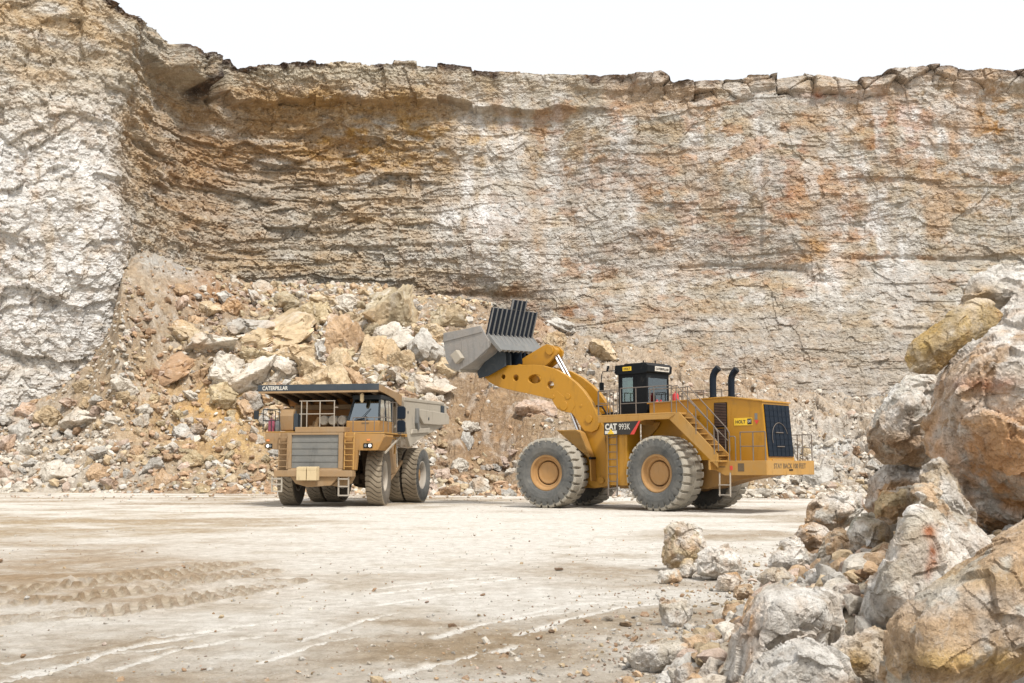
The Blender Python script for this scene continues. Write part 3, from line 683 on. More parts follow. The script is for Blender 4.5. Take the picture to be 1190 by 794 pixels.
# (px, py, width px, height px, tilt deg, shape, colour, words)
BIG = [
(321,389,84,36,22,8,TANS,'long tan block lying tilted in the rubble, largest slab above the truck canopy'),
(398,395,44,42,10,2,ORG,'squarish orange-faced boulder above the middle of the truck canopy'),
(457,364,62,44,-8,10,OLIVE,'big olive pointed boulder crowning the rubble pile left of the raised bucket'),
(240,402,66,22,8,4,PALE,'flat white-topped slab beside a dark gap, left of the long tan block'),
(188,432,76,30,14,8,BRN,'large brown-faced slab half buried at the left of the rubble pile'),
(258,431,46,36,-12,0,PALE,'cube-like pale block just right of the large brown slab'),
(287,439,56,26,18,7,PALE,'pale wedge-shaped rock between the cube-like block and the truck canopy'),
(327,434,36,28,20,5,PALE,'white-faced rock right above the left end of the truck canopy'),
(298,415,50,20,-18,15,YELS,'yellow-tan elongated rock pointing down beneath the long tan block'),
(362,431,32,22,0,6,TANS,'compact tan rock directly above the lettering end of the canopy'),
(342,410,40,20,10,12,TANS,'tan rock tucked under the right end of the long tan block'),
(492,410,36,38,0,5,GREYS,'rounded pale grey boulder below and left of the loader bucket'),
(455,395,38,28,-30,7,PALE,'pale flaky rock leaning below the olive pointed boulder'),
(440,413,44,34,5,2,TANS,'broad tan boulder right of the squarish orange-faced boulder'),
(366,366,34,22,-12,10,YELS,'yellow-tan rock near the top of the pile above the long tan block'),
(375,351,38,18,-15,12,TANS,'tan rock at the very top of the pile left of the olive boulder'),
(401,357,28,18,0,11,PALE,'whitish rock at the crest just left of the olive boulder'),
(515,372,40,26,20,1,OLIVE,'olive grey rock touching the left edge of the raised bucket'),
(500,388,28,20,0,14,TANS,'small tan rock under the olive grey rock by the bucket'),
(214,388,44,24,-14,9,TANS,'weathered tan rock above the large brown slab'),
(286,380,54,18,6,4,GREYS,'long grey slab behind the long tan block'),
(376,416,22,26,0,13,GREYS,'narrow grey rock wedged below the squarish orange-faced boulder'),
(394,424,32,28,0,2,TANS,'tan rock resting above the centre of the truck canopy'),
(436,436,30,12,4,15,YELS,'thin yellow rock just above the right half of the canopy'),
(462,436,28,14,-6,12,PALE,'flat white rock just above the right end of the canopy'),
(468,420,26,22,0,14,TANS,'rounded tan rock just below and right of the pale flaky rock'),
(254,460,44,26,10,0,YELS,'sandy yellow block left of the truck canopy in yellow earth'),
(500,449,38,20,-25,7,PALE,'pale slab tilted above the rear of the truck bed'),
(89,489,40,26,25,3,PALE,'whitish elongated rock low in the left rubble, biggest there'),
(24,501,38,24,-28,1,GREYS,'grey angular rock near the left edge of the photo'),
(80,469,30,14,-8,12,PINK,'pinkish grey rock at the foot of the white wall'),
(46,467,28,11,12,8,ORG,'thin orange-brown slab leaning at the foot of the white wall'),
(66,549,38,22,-20,7,PALE,'white rock on the toe of the pile at far left'),
(111,551,24,22,10,9,ORG,'orange and white rock on the toe of the left rubble'),
(126,563,32,14,-12,12,PINK,'flat pinkish rock resting on the floor edge at left'),
(189,559,26,20,30,10,ORG,'orange angular rock on the toe halfway to the truck'),
(137,491,24,20,35,13,PALE,'small pale upright rock above the orange earth at left'),
(125,472,26,14,-6,12,ORG,'orange-brown flat rock left of the large brown slab'),
(8,518,20,24,-30,3,PINK,'pinkish tilted rock cut by the left edge of the photo'),
(199,522,20,14,0,5,PALE,'small white rock in the orange rubble left of the truck'),
(6,489,34,14,0,4,GREYS,'flat grey rock at the left edge under the white wall'),
(621,477,44,26,-18,1,PINK,'smooth pinkish rock seen under the loader arm'),
(702,410,42,26,-25,3,TANS,'tan boulder on the slope above and left of the loader cab'),
(660,384,36,28,15,13,GREYS,'grey rock outcropping right of the slotted bucket guard'),
(645,400,28,22,0,11,TANS,'tan rock between the bucket guard and the loader cab'),
(556,568,28,22,10,0,PALE,'bright white rock on the floor between truck and front loader wheel'),
(524,573,26,16,0,14,BRN,'brown rounded rock behind the rear wheel of the truck'),
(514,555,22,20,-30,5,PINK,'pinkish grey rounded rock just right of the truck rear tyre'),
(542,514,20,20,0,2,GREYS,'grey rock in the brown earth between truck bed and loader wheel'),
(544,497,20,14,10,9,PALE,'pale rock high in the brown earth below the bucket'),
(575,560,18,14,0,6,TANS,'small tan rock near the front wheel of the loader'),
(884,574,26,13,5,1,PALE,'white rock behind the rear ladder of the loader'),
(951,556,34,26,0,7,GREYS,'big grey rock behind the right end of the loader bumper'),
(912,578,12,8,0,0,BRN,'small red-brown stone under the loader bumper'),
(925,560,18,12,0,12,PALE,'pale rock under the lettered loader bumper'),
(870,562,16,14,0,9,TANS,'tan rock between the loader rear wheels and bumper'),
]
def slope_rock(px, py, wpx, hpx, tilt, sh, colr, label, group=None, sink=.18):
    kk = 1.42 if (260 < px < 540 and py < 450) else 1.14
    wpx *= kk; hpx *= kk*1.05
    h = hit_slope(px, py+hpx*.22)
    if h is None:
        g = at_ground(px, min(py+hpx*.4, 584)); h = g
    Yd = h[1]; W = wpx/1284*Yd/2; Hh = hpx/1284*Yd/2
    c = np.array([h[0], Yd, at(px, py, Yd)[2]])
    me = shapes[sh]; co_ = np.array([me.vertices[i].co[:] for i in range(0, len(me.vertices), 7)])
    ax = np.abs(co_).max(0)
    sc = (W/ax[0], max(W, Hh)*.85/ax[1], Hh/ax[2]*1.05)
    rot = (R(rng.uniform(-12, 12)), -R(tilt), R(rng.uniform(-25, 25)))
    # rest in the slope: move along the line of sight so that the lower back third is buried
    o_ = put('boulder' if wpx > 26 else 'rock', me, c+np.array([0, .25*W, 0]), rot, sc, colr, label, 'boulder' if wpx > 26 else 'rock', group)
    used.append((px, py, wpx)); return o_
for b in BIG: slope_rock(*b, group='big rocks of the rubble pile')
# the next sizes down, scattered where the rubble is
def zone(px, py):
    if px < 120: return 'at the far left below the white wall'
    if px < 215 and py < 420: return 'high in the corner gully'
    if px < 235: return 'left of the yellow earth'
    if px < 330 and py > 440: return 'in the yellow earth left of the truck'
    if py < 445 and px < 430: return 'above the truck canopy'
    if py < 445 and px < 560: return 'between canopy and bucket'
    if px < 600: return 'between truck and loader'
    if px < 700: return 'behind the loader arm' if py < 500 else 'behind the front loader wheel'
    if px < 800: return 'behind the loader cab' if py < 480 else 'beneath the loader'
    return 'right of the loader' if px > 945 else 'behind the engine hood'
def nm_col(c): return {PALE: 'pale', GREYS: 'grey', TANS: 'tan', OLIVE: 'olive', ORG: 'orange', BRN: 'brown', PINK: 'pinkish', YELS: 'yellow'}[c]
def nm_shape(i): return {0: 'blocky', 1: 'angular', 2: 'chunky', 3: 'long', 4: 'flat', 5: 'rounded', 6: 'stubby', 7: 'wedge-like', 8: 'slab-like', 9: 'squat', 10: 'pointed', 11: 'lumpy', 12: 'flattish', 13: 'upright', 14: 'roundish', 15: 'narrow'}[i]
auto = []
tries = 0
while len(auto) < 238 and tries < 9000:
    tries += 1
    r_ = rng.random()
    if r_ < .40: px = rng.uniform(200, 560); py = rng.gauss(402, 34)
    elif r_ < .66: px = rng.uniform(0, 330); py = rng.uniform(440, 572)
    elif r_ < .80: px = rng.uniform(490, 620); py = rng.uniform(480, 578)
    elif r_ < .86: px = rng.uniform(130, 260); py = rng.uniform(320, 420)
    else: px = rng.uniform(620, 1040); py = rng.gauss(545, 22)
    if not (330 < py < 577): continue
    if px > 620 and py < 500 and rng.random() < .6: continue
    if r_ >= .80 and r_ < .86: wq_ = rng.uniform(7, 12)
    else: wq_ = min(38, 11.5+rng.expovariate(1/6.5))*(1.6 if r_ < .4 else 1)
    if px > 620: wq_ = min(wq_, 15)
    if 520 < px < 620 and py < 540: continue
    if any(math.hypot(px-a, (py-b)*1.5) < .36*(wq_+c) for a, b, c in used): continue
    if hit_slope(px, py+2) is None: continue
    if px < 150: colr = rng.choice([PALE, GREYS, PALE, PINK, TANS])
    elif px < 260 and py < 400: colr = rng.choice([BRN, TANS, ORG, PINK])
    elif px < 330 and py > 450: colr = rng.choice([ORG, TANS, PALE, YELS, GREYS])
    elif px < 560 and py < 450: colr = rng.choice([PALE, TANS, OLIVE, TANS, ORG, GREYS, YELS])
    elif px < 620: colr = rng.choice([PINK, TANS, GREYS, PALE, BRN])
    else: colr = rng.choice([PALE, GREYS, PALE, GREYS, BRN, TANS])
    sh = rng.randrange(16); used.append((px, py, wq_)); auto.append((px, py, wq_, wq_*rng.uniform(.5, .85), rng.uniform(-35, 35), sh, colr))
auto.sort(key=lambda q: (-q[2]))
sizes = lambda w_: 'large' if w_ > 17 else 'medium' if w_ > 11.5 else 'small'
from collections import defaultdict
grp = defaultdict(list)
for i, q in enumerate(auto): grp[(sizes(q[2]), nm_col(q[6]), nm_shape(q[5]), zone(q[0], q[1]))].append(i)
ords = ['leftmost', 'second from left', 'third from left', 'fourth from left', 'fifth from left', 'sixth from left', 'seventh from left']
lab = {}
for k_, ids in grp.items():
    ids = sorted(ids, key=lambda i: auto[i][0])
    for j, i in enumerate(ids):
        base = '%s %s %s rock %s' % k_
        lab[i] = base if len(ids) == 1 else base+', '+ords[min(j, 6)]
# words with which the neighbours can be told apart: the nearest big rock
for i, q in enumerate(auto):
    slope_rock(*q[:6], q[6], lab[i], 'medium rocks of the rubble pile')
# stones nobody could count: one object
def scatter(name, n, posf, seed, mat, lvls=(1,)):
    rs = np.random.RandomState(seed); lib = []
    for i in range(14):
        V, F = stone_shape(700+i, lvls[0], 9, 20, (1, rs.uniform(.6, .95), rs.uniform(.45, .8)), .6); lib.append((V, F))
    VV, FF, CC = [], [], []; off = 0
    P, Sz, Cl = posf(n, rs)
    for i in range(len(P)):
        V, F = lib[i % 14]; a, b, c_ = rs.uniform(0, 6.28, 3); b *= .12
        ca, sa, cb, sb = math.cos(a), math.sin(a), math.cos(b), math.sin(b); cc_, sc_ = math.cos(c_*.1), math.sin(c_*.1)
        Rm = np.array([[ca, -sa, 0], [sa, ca, 0], [0, 0, 1]]) @ np.array([[cb, 0, sb], [0, 1, 0], [-sb, 0, cb]]) @ np.array([[1, 0, 0], [0, cc_, -sc_], [0, sc_, cc_]])
        VV.append((V @ Rm.T)*Sz[i]+P[i]); FF.append(F+off); CC.append(np.repeat(Cl[i][None], len(V), 0)); off += len(V)
    me = np_mesh(name, np.vstack(VV), np.vstack(FF), np.vstack(CC)); return tag(link(name, me, mat), kind='stuff')
PAL = np.array([PALE, GREYS, TANS, PINK, ORG, BRN, PALE, GREYS])
def pos_slope(n, rs):
    b = rs.uniform(-200, 1400, n*2); t = rs.beta(1.0, 1.5, n*2)*1.05-.02
    toe, wal, top = slope_params(b); y = toe+t*(wal-toe); x = (b-595)/1284*y
    H, T, _ = slopeH(x, y, False)
    dens = .42+.58*(fbm(x/3, y/3, x*0, 3, 301) > -.05)
    dens *= np.where((b > 520) & (b < 620) & (t > .1) & (t < .65), .22, 1); dens *= np.where((b > 225) & (b < 320) & (t > .1) & (t < .45), .5, 1)
    keep = rs.rand(n*2) < dens; x, y, H, b, t = [q[keep][:n] for q in (x, y, H, b, t)]
    sz = .06+rs.exponential(.095, len(x))+.10*np.exp(-((t-.02)/.12)**2)*rs.rand(len(x)); sz += .16*rs.rand(len(x))**2*np.exp(-((b-400)/170)**2)*(rs.rand(len(x)) < .45); sz = np.minimum(sz, .62); sz *= np.where((b < 260) & (t > .55), .75, 1)
    wts = np.where(rs.rand(len(x)) < .5, 0, 1)
    Cl = PAL[rs.randint(0, 8, len(x))]
    warm = ((b > 150) & (b < 330)) | ((b > 520) & (b < 640)); Cl = np.where((warm & (rs.rand(len(x)) < .5))[:, None], np.array(BRN)*1.25, Cl)
    cold = (b < 130) | (b > 850); Cl = np.where((cold & (rs.rand(len(x)) < .6))[:, None], np.array(PALE), Cl)
    Cl = Cl*rs.uniform(.8, 1.15, (len(x), 1))
    return np.stack([x, y, H+sz*.25], 1), sz, Cl
scatter('rubble', 17000, pos_slope, 11, M_PEB)
def pos_mid(n, rs):
    b = np.where(rs.rand(n*3) < .62, rs.normal(400, 95, n*3), rs.uniform(-60, 1050, n*3)); t = np.where(rs.rand(n*3) < .55, rs.uniform(.25, .98, n*3), rs.beta(1, 4, n*3))
    b = np.where((b > 610) & (t > .3), b-300, b)
    toe, wal, top = slope_params(b); y = toe+t*(wal-toe)-.3; x = (b-595)/1284*y; H, T, _ = slopeH(x, y, False)
    pr = np.where((b > 515) & (b < 620) & (t > .06) & (t < .7), .08, 1)*np.where((b > 225) & (b < 310) & (t > .08) & (t < .42), .25, 1)*np.where((b < 240) & (t > .5), .15, 1)
    keep = rs.rand(n*3) < pr; x, y, H, b, t = [q[keep][:n] for q in (x, y, H, b, t)]
    hp = np.exp(-((b-400)/120)**2)*(t > .3); sz = .15+rs.exponential(.085, len(x))*(1+.9*hp)+.08*hp; sz = np.minimum(sz, .46+.14*hp)*np.where(b > 620, .85, 1)
    PB = np.array([TANS, PALE, OLIVE, TANS, GREYS, YELS, ORG, PALE, PINK, TANS]); Cl = PB[rs.randint(0, 10, len(x))]*rs.uniform(.85, 1.15, (len(x), 1))
    cold = (b < 130) | (b > 800); Cl = np.where((cold & (rs.rand(len(x)) < .65))[:, None], np.array(PALE), Cl)
    return np.stack([x, y, H+sz*.30], 1), sz, Cl
scatter('broken_stone', 4800, pos_mid, 21, M_PEB, (3,))
def pos_floor(n, rs):
    Y_ = np.exp(rs.uniform(math.log(5.5), math.log(66), n*3)); b = rs.uniform(-100, 1300, n*3); X_ = (b-595)/1284*Y_
    near = np.exp(-np.abs(X_-edge_x(Y_))/1.3)*(Y_ < 30); far = sstep(50, 64, Y_); brn = fbm(X_/2, Y_/2, X_*0, 3, 77) > .05
    pr = .10+.9*near+.45*far+.16*brn
    pr = pr*np.where((near < .1) & (Y_ < 45), .55, 1); keep = rs.rand(n*3) < pr; X_, Y_, near, far = [q[keep][:n] for q in (X_, Y_, near, far)]
    sz = .008+rs.exponential(.010, len(X_))+near*rs.exponential(.022, len(X_))+far*rs.exponential(.05, len(X_)); sz = np.minimum(sz, .16)
    Cl = PAL[rs.randint(0, 8, len(X_))]*rs.uniform(.75, 1.15, (len(X_), 1))
    return np.stack([X_, Y_, moundH(X_, Y_)+sz*.3], 1), sz, Cl
scatter('gravel', 7500, pos_floor, 14, M_PEB)
def pos_grit(n, rs):
    P, s_, c_ = pos_floor(n, rs); k_ = P[:, 1] < 28; P = P[k_]; s_ = np.minimum(s_[k_]*.45, .022); P[:, 2] = moundH(P[:, 0], P[:, 1])+s_*.3; return P, s_, c_[k_]*.8
scatter('grit', 15000, pos_grit, 15, M_PEB)
def pos_mound(n, rs):
    Y_ = rs.uniform(7, 26, n*2); X_ = edge_x(Y_)+rs.uniform(-.1, 1, n*2)**1.2*rs.uniform(0, 6, n*2) if False else edge_x(Y_)+np.abs(rs.normal(0, 1, n*2))*1.8-.15
    m_ = moundH(X_, Y_); keep = m_ > .01; X_, Y_, m_ = [q[keep][:n] for q in (X_, Y_, m_)]
    sz = .02+rs.exponential(.045, len(X_)); sz = np.minimum(sz, .22); Cl = PAL[rs.randint(0, 8, len(X_))]*rs.uniform(.8, 1.15, (len(X_), 1))
    return np.stack([X_, Y_, m_+sz*.35], 1), sz, Cl
scatter('loose_stones', 5000, pos_mound, 13, M_PEB, (2,))
# a few single stones lying on the open floor
for px, py, w_, colr, lb in ((650,660,12,BRN,'small brown stone alone on the open floor, midway to the front loader wheel'), (525,726,14,BRN,'flat dark brown stone lying on the floor left of the long scrape marks'), (707,717,18,PALE,'whitish stone beside the end of the long scrape mark'),
        (728,724,16,ORG,'flat reddish stone next to the whitish one by the scrape mark'), (737,716,14,GREYS,'grey stone right of the whitish one by the scrape mark'), (641,733,12,BRN,'small brown clod in front of the scrape marks'), (556,714,8,TANS,'tiny tan stone left of the scrape marks'),
        (236,777,9,BRN,'small brown clod near the bottom left of the floor'), (830,700,16,TANS,'tan stone on the floor before the cracked boulder'), (843,738,14,GREYS,'grey pebble-like stone near the rocks at the pile edge')):
    g = at_ground(px, py+w_*.25); s_ = w_/1284*g[1]/2; sh = rng.randrange(16)
    put('stone', shapes[sh], (g[0], g[1], s_*.3+.0), (0, 0, rng.uniform(0, 6)), (s_, s_*.8, s_*.62), colr, lb, 'stone', 'single stones on the floor')
# ---------------------------------------------------------------- the near pile: each rock from its own outline, depth and bulk
def hull_rock(pts, Y, thick, lvl, color, label, name='boulder', seed=1, p=34, front=None, amt=.8, k=None, cat=None, dY=None, paints=None):
    pts3 = []
    cx = sum(q[0] for q in pts)/len(pts); cy_ = sum(q[1] for q in pts)/len(pts)
    for i, q in enumerate(pts):
        yy_ = Y+(dY[i] if dY else 0)
        pts3.append(at(q[0], q[1], yy_))
    rq = np.random.RandomState(seed+1); n_ = len(pts)
    for sgn, kk, lo_, hi_ in ((-1, 4, .30, .72), (1, 5, .5, .85)):
        o_ = rq.rand()*n_
        for j in range(kk):
            q = pts[int(o_+j*n_/kk) % n_]; a = rq.uniform(lo_, hi_); pts3.append(at(cx+(q[0]-cx)*a, cy_+(q[1]-cy_)*a, Y+sgn*thick*rq.uniform(.32, .56)))
    for f_ in (front or []): pts3.append(at(f_[0], f_[1], Y-f_[2]))
    P3 = np.array(pts3); c = P3.mean(0); bm = bmesh.new()
    for q in P3: bm.verts.new(q-c)
    r_ = bmesh.ops.convex_hull(bm, input=bm.verts[:])
    bm.faces.ensure_lookup_table(); bm.normal_update()
    N = []; D = []
    for f in bm.faces:
        n_ = np.array(f.normal[:]); d_ = float(np.dot(n_, np.array(f.verts[0].co[:])))
        if d_ < 0: n_, d_ = -n_, -d_
        if f.calc_area() > 1e-7: N.append(n_); D.append(max(d_, 1e-3))
    bm.free(); N = np.array(N); D = np.array(D)
    U, F = ico(6); r_ = soft_hull(U, N, D, p)
    rs = np.random.RandomState(seed); nx_ = rs.normal(size=(7, 3)); nx_ /= np.linalg.norm(nx_, axis=1)[:, None]
    hard = 1/np.max(np.maximum(U @ N.T, 1e-4)/D[None], 1); S_ = U*hard[:, None]
    ext = (S_ @ nx_.T).max(0)*rs.uniform(.88, .98, 7)                      # knocked-off corners
    N = np.vstack([N, nx_]); D = np.r_[D, ext]; hard = 1/np.max(np.maximum(U @ N.T, 1e-4)/D[None], 1)
    sm = soft_hull(U, N, D, 110); r_ = np.minimum(hard, sm*1.02)
    V = U*r_[:, None]; size = min(float(np.median(r_))*1.3, 1.1)
    ob = bpy.data.objects.new('tmp', np_mesh('tmp', V, F)); C.objects.link(ob); md = ob.modifiers.new('r', 'REMESH'); md.mode = 'VOXEL'
    ext_ = float(np.ptp(V, axis=0).max()); md.voxel_size = ext_/{5: 70, 6: 130, 7: 190}[lvl]
    dg = bpy.context.evaluated_depsgraph_get(); dg.update(); me = bpy.data.meshes.new_from_object(ob.evaluated_get(dg)); me.name = name
    o0 = ob.data; bpy.data.objects.remove(ob); bpy.data.meshes.remove(o0)
    nv = len(me.vertices); V = np.empty(nv*3, np.float32); me.vertices.foreach_get('co', V); V = V.reshape(-1, 3).astype(float)
    NN = np.empty(nv*3, np.float32); me.vertices.foreach_get('normal', NN); NN = NN.reshape(-1, 3).astype(float)
    V = rough(V+c, NN, size, seed, amt, 4)-c
    col = np.tile(np.array(color), (len(V), 1)); W_ = V+c; X_, Y__, Z_ = W_.T; sd = seed
    def cm(m, cc):
        m = np.clip(m, 0, 1)[:, None]; col[:] = col*(1-m)+np.array(cc)*m
    a1 = fbm(X_*1.1+sd, Y__*1.1, Z_*1.1, 5, sd+41); a2 = fbm(X_*2.6, Y__*2.6+sd, Z_*2.6, 5, sd+42); a3 = fbm(X_*7, Y__*7, Z_*7+sd, 4, sd+43)
    cm(sstep(.0, .12, a1)*.85, (.82, .79, .74)); cm(sstep(.08, .2, -a1+.4*a3)*.7, (.60, .39, .21)); cm(sstep(.12, .3, a2)*.35, (.56, .43, .29)); cm(sstep(.1, .3, -a2)*.55, (.70, .68, .64))
    cm(sstep(.22, .42, a3)*.5, (.30, .20, .12))
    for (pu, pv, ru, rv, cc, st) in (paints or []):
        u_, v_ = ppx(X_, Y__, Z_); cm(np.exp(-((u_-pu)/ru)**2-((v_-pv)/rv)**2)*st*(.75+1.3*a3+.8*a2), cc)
    col *= (1+.22*a3)[:, None]
    me.vertices.foreach_set('co', V.astype(np.float32).ravel()); at_ = me.color_attributes.new('tint', 'FLOAT_COLOR', 'POINT')
    c4 = np.ones((nv, 4), np.float32); c4[:, :3] = col; at_.data.foreach_set('color', c4.ravel())
    me.polygons.foreach_set('use_smooth', np.zeros(len(me.polygons), bool)); me.update(); me.materials.clear(); me.materials.append(M_FORE)
    o_ = bpy.data.objects.new(name, me); C.objects.link(o_); o_.location = c; o_.color = (*color, 1)
    tag(o_, label, cat or ('boulder' if size > .3 else 'rock'), 'rocks of the near pile'); return o_
W1 = (.64, .585, .49); W2 = (.70, .66, .58); O1 = (.60, .40, .23); Y1 = (.60, .48, .30); G1 = (.55, .52, .46); T1 = (.62, .51, .37); P1 = (.58, .46, .35)
ROCKS = [
([(1084,470),(1090,440),(1104,415),(1125,392),(1165,364),(1195,342),(1270,330),(1340,420),(1330,580),(1240,640),(1150,626),(1122,600),(1100,560),(1086,520)],11.5,2.2,7,O1,'huge orange-faced boulder with whitish top filling the right edge','boulder',[(1180,420,1.5),(1200,560,1.2)]),
([(1050,418),(1054,402),(1085,378),(1118,353),(1134,346),(1157,349),(1168,364),(1160,378),(1122,404),(1087,436),(1062,438)],11.15,.34,6,Y1,'elongated yellow rock leaning on the huge boulder like a capsule','boulder',None),
([(1113,358),(1117,340),(1130,320),(1158,311),(1190,313),(1235,322),(1235,345),(1185,350),(1165,360),(1140,348)],12.0,.7,5,W1,'cream rock lying on top of the huge right boulder, topmost of the pile','boulder',None),
([(1008,500),(1022,476),(1050,436),(1086,438),(1096,480),(1098,530),(1084,546),(1030,536),(1010,518)],14.0,1.0,6,W2,'white jagged boulder standing left of the huge orange-faced boulder','boulder',[(1055,470,.6)]),
([(1073,562),(1103,586),(1156,632),(1150,690),(1100,750),(1010,752),(997,735),(999,712),(1018,668),(1032,632),(1046,598)],9.2,1.1,6,W1,'large pale boulder with a rust-red streak down its middle','boulder',[(1062,610,.5),(1040,700,.7)]),
([(1070,545),(1090,528),(1105,550),(1135,600),(1130,625),(1100,600),(1078,580)],10.6,.7,5,T1,'tan boulder wedged between the rust-streaked and the huge boulder','boulder',None),
([(1026,800),(1027,766),(1032,727),(1073,684),(1142,643),(1195,606),(1320,545),(1340,700),(1195,764),(1135,796),(1090,850),(1040,850)],6.6,.9,7,W1,'huge slanting slab with ochre underside in the bottom right corner','boulder',[(1120,730,.35),(1240,660,.35)]),
([(862,796),(884,768),(918,740),(944,740),(980,764),(1004,796),(1016,850),(850,850)],6.9,.8,6,W2,'bright cream boulder shaped like a tent at the bottom of the photo','boulder',[(935,760,.3)]),
([(838,776),(860,718),(880,692),(905,682),(958,684),(976,694),(982,735),(968,762),(930,760),(890,800),(850,810),(832,800)],8.6,1.0,6,W1,'big flat-topped cream boulder behind the tent-shaped boulder','boulder',[(905,700,.6),(955,705,.45)]),
([(966,752),(980,740),(1004,738),(1032,732),(1036,790),(1030,830),(990,830),(974,780)],7.4,.6,5,T1,'tan hollowed rock between the tent-shaped boulder and the slanting slab','boulder',None),
([(727,766),(733,750),(770,744),(811,739),(824,743),(827,757),(812,772),(795,779),(753,787),(736,781)],9.9,.5,6,W1,'long pale flat block on the floor at the left foot of the near pile','boulder',None),
([(822,748),(842,740),(858,750),(850,768),(830,770)],9.7,.3,5,P1,'brownish rock against the right end of the long pale block','rock',None),
([(765,698),(793,700),(800,691),(804,712),(798,730),(788,738),(776,736),(768,718)],12.6,.28,5,W1,'pale rock standing on a narrow foot above the long pale block','rock',None),
([(770,655),(772,630),(776,612),(792,607),(811,610),(819,630),(824,650),(800,658),(784,660)],18.9,.55,5,Y1,'tallest yellow-grey rock standing on the open floor','boulder',None),
([(807,668),(810,648),(822,636),(848,633),(863,648),(867,664),(850,673),(822,674)],17.6,.6,5,G1,'round grey-brown boulder right of the tall standing rock','boulder',None),
([(787,669),(792,650),(804,649),(809,664),(800,674)],17.9,.28,5,Y1,'small yellow rock between the tall standing rock and the round boulder','rock',None),
([(831,685),(835,668),(855,664),(863,675),(857,688),(840,690)],16.0,.3,5,O1,'small orange rock in front of the round grey-brown boulder','rock',None),
([(763,679),(765,664),(788,661),(793,674),(780,681)],17.0,.28,5,W2,'low white block before the tall standing rock','rock',None),
([(936,605),(945,582),(975,571),(1000,575),(1004,592),(985,609),(962,618),(940,613)],18.0,.8,6,G1,'grey pitted boulder at the far end of the near pile','boulder',None),
([(920,636),(930,612),(946,606),(964,616),(964,634),(940,640)],17.4,.6,5,P1,'pinkish boulder below the grey pitted boulder','boulder',None),
([(946,652),(958,627),(978,613),(1000,632),(1014,652),(1000,666),(960,668)],14.2,.6,5,W1,'craggy whitish boulder in the middle of the near pile','boulder',None),
([(985,620),(995,602),(1030,597),(1048,605),(1044,640),(1015,648),(992,634)],13.6,.6,5,(.44,.44,.37),'greenish grey boulder with a yellow patch below the tan two-part boulder','boulder',None),
([(1003,592),(1008,560),(1028,542),(1060,538),(1080,552),(1074,575),(1045,580),(1020,602)],14.4,.9,6,O1,'tan boulder with whitish top just under the white jagged boulder','boulder',None),
([(1013,592),(1024,572),(1060,565),(1074,577),(1056,596),(1035,608),(1018,602)],13.2,.5,5,Y1,'knobbly yellowish rock in front of the tan boulder with whitish top','rock',None),
([(891,658),(899,641),(935,636),(948,650),(942,664),(902,666)],14.6,.5,5,G1,'flat grey layered rock left of the craggy whitish boulder','rock',None),
([(928,684),(938,664),(966,658),(976,672),(958,688)],11.6,.35,5,W2,'white flat rock lying on the big flat-topped boulder','rock',None),
([(903,702),(907,685),(925,675),(937,690),(928,704)],10.0,.26,5,P1,'brownish knob of rock resting on top of the flat-topped boulder','rock',None),
([(962,704),(970,678),(992,678),(1004,702),(998,728),(985,734),(970,724)],9.7,.4,5,(.36,.31,.30),'dark purplish rock in the gap left of the rust-streaked boulder','rock',None),
([(762,800),(767,782),(780,779),(785,792),(778,806)],9.0,.14,5,(.48,.50,.52),'small bluish white stone at the bottom edge below the long block','stone',None),
([(783,800),(785,776),(800,770),(808,780),(806,802)],8.9,.18,5,P1,'small tan cube-like stone right of the bluish white stone','stone',None),
([(808,806),(812,782),(826,762),(842,770),(838,800)],8.8,.28,5,G1,'grey rock leaning between the cube-like stone and the flat-topped boulder','rock',None),
([(851,694),(855,682),(870,677),(877,690),(862,699)],12.4,.2,5,W2,'small white rock left of the flat-topped boulder, upper one','rock',None),
([(838,714),(844,702),(860,699),(867,712),(858,724),(842,723)],11.9,.22,5,P1,'small brownish rock left of the flat-topped boulder, lower one','rock',None),
([(938,668),(958,648),(986,654),(990,672),(960,682)],12.7,.4,5,G1,'grey slab-like rock in the hollow of the near pile','rock',None),
([(1140,810),(1160,780),(1190,770),(1240,765),(1250,830),(1160,840)],7.0,.5,5,P1,'brown rock in the dark gap under the slanting slab','rock',None),
([(985,668),(1000,650),(1025,648),(1040,665),(1020,700),(995,700)],11.2,.5,5,T1,'tan rock in the shade behind the dark purplish rock','rock',None),
([(1085,440),(1105,440),(1110,500),(1110,560),(1090,560),(1088,500)],14.5,.6,5,G1,'grey rock deep in the gap behind the white jagged boulder','rock',None),
([(880,672),(890,660),(912,660),(925,672),(908,684),(888,682)],13.2,.3,5,W1,'pale rock just before the flat grey layered rock','rock',None),
([(900,645),(908,628),(926,622),(936,636),(925,650)],17.0,.3,5,T1,'tan rock at the pile edge next to the pinkish boulder','rock',None),
([(1040,660),(1050,630),(1080,600),(1110,640),(1100,700),(1060,700)],11.0,.8,5,T1,'broad tan rock behind the rust-streaked boulder','boulder',None),
]
OR_ = (.62, .36, .17); WH_ = (.70, .68, .64); RD_ = (.40, .17, .09); OC_ = (.56, .39, .18)
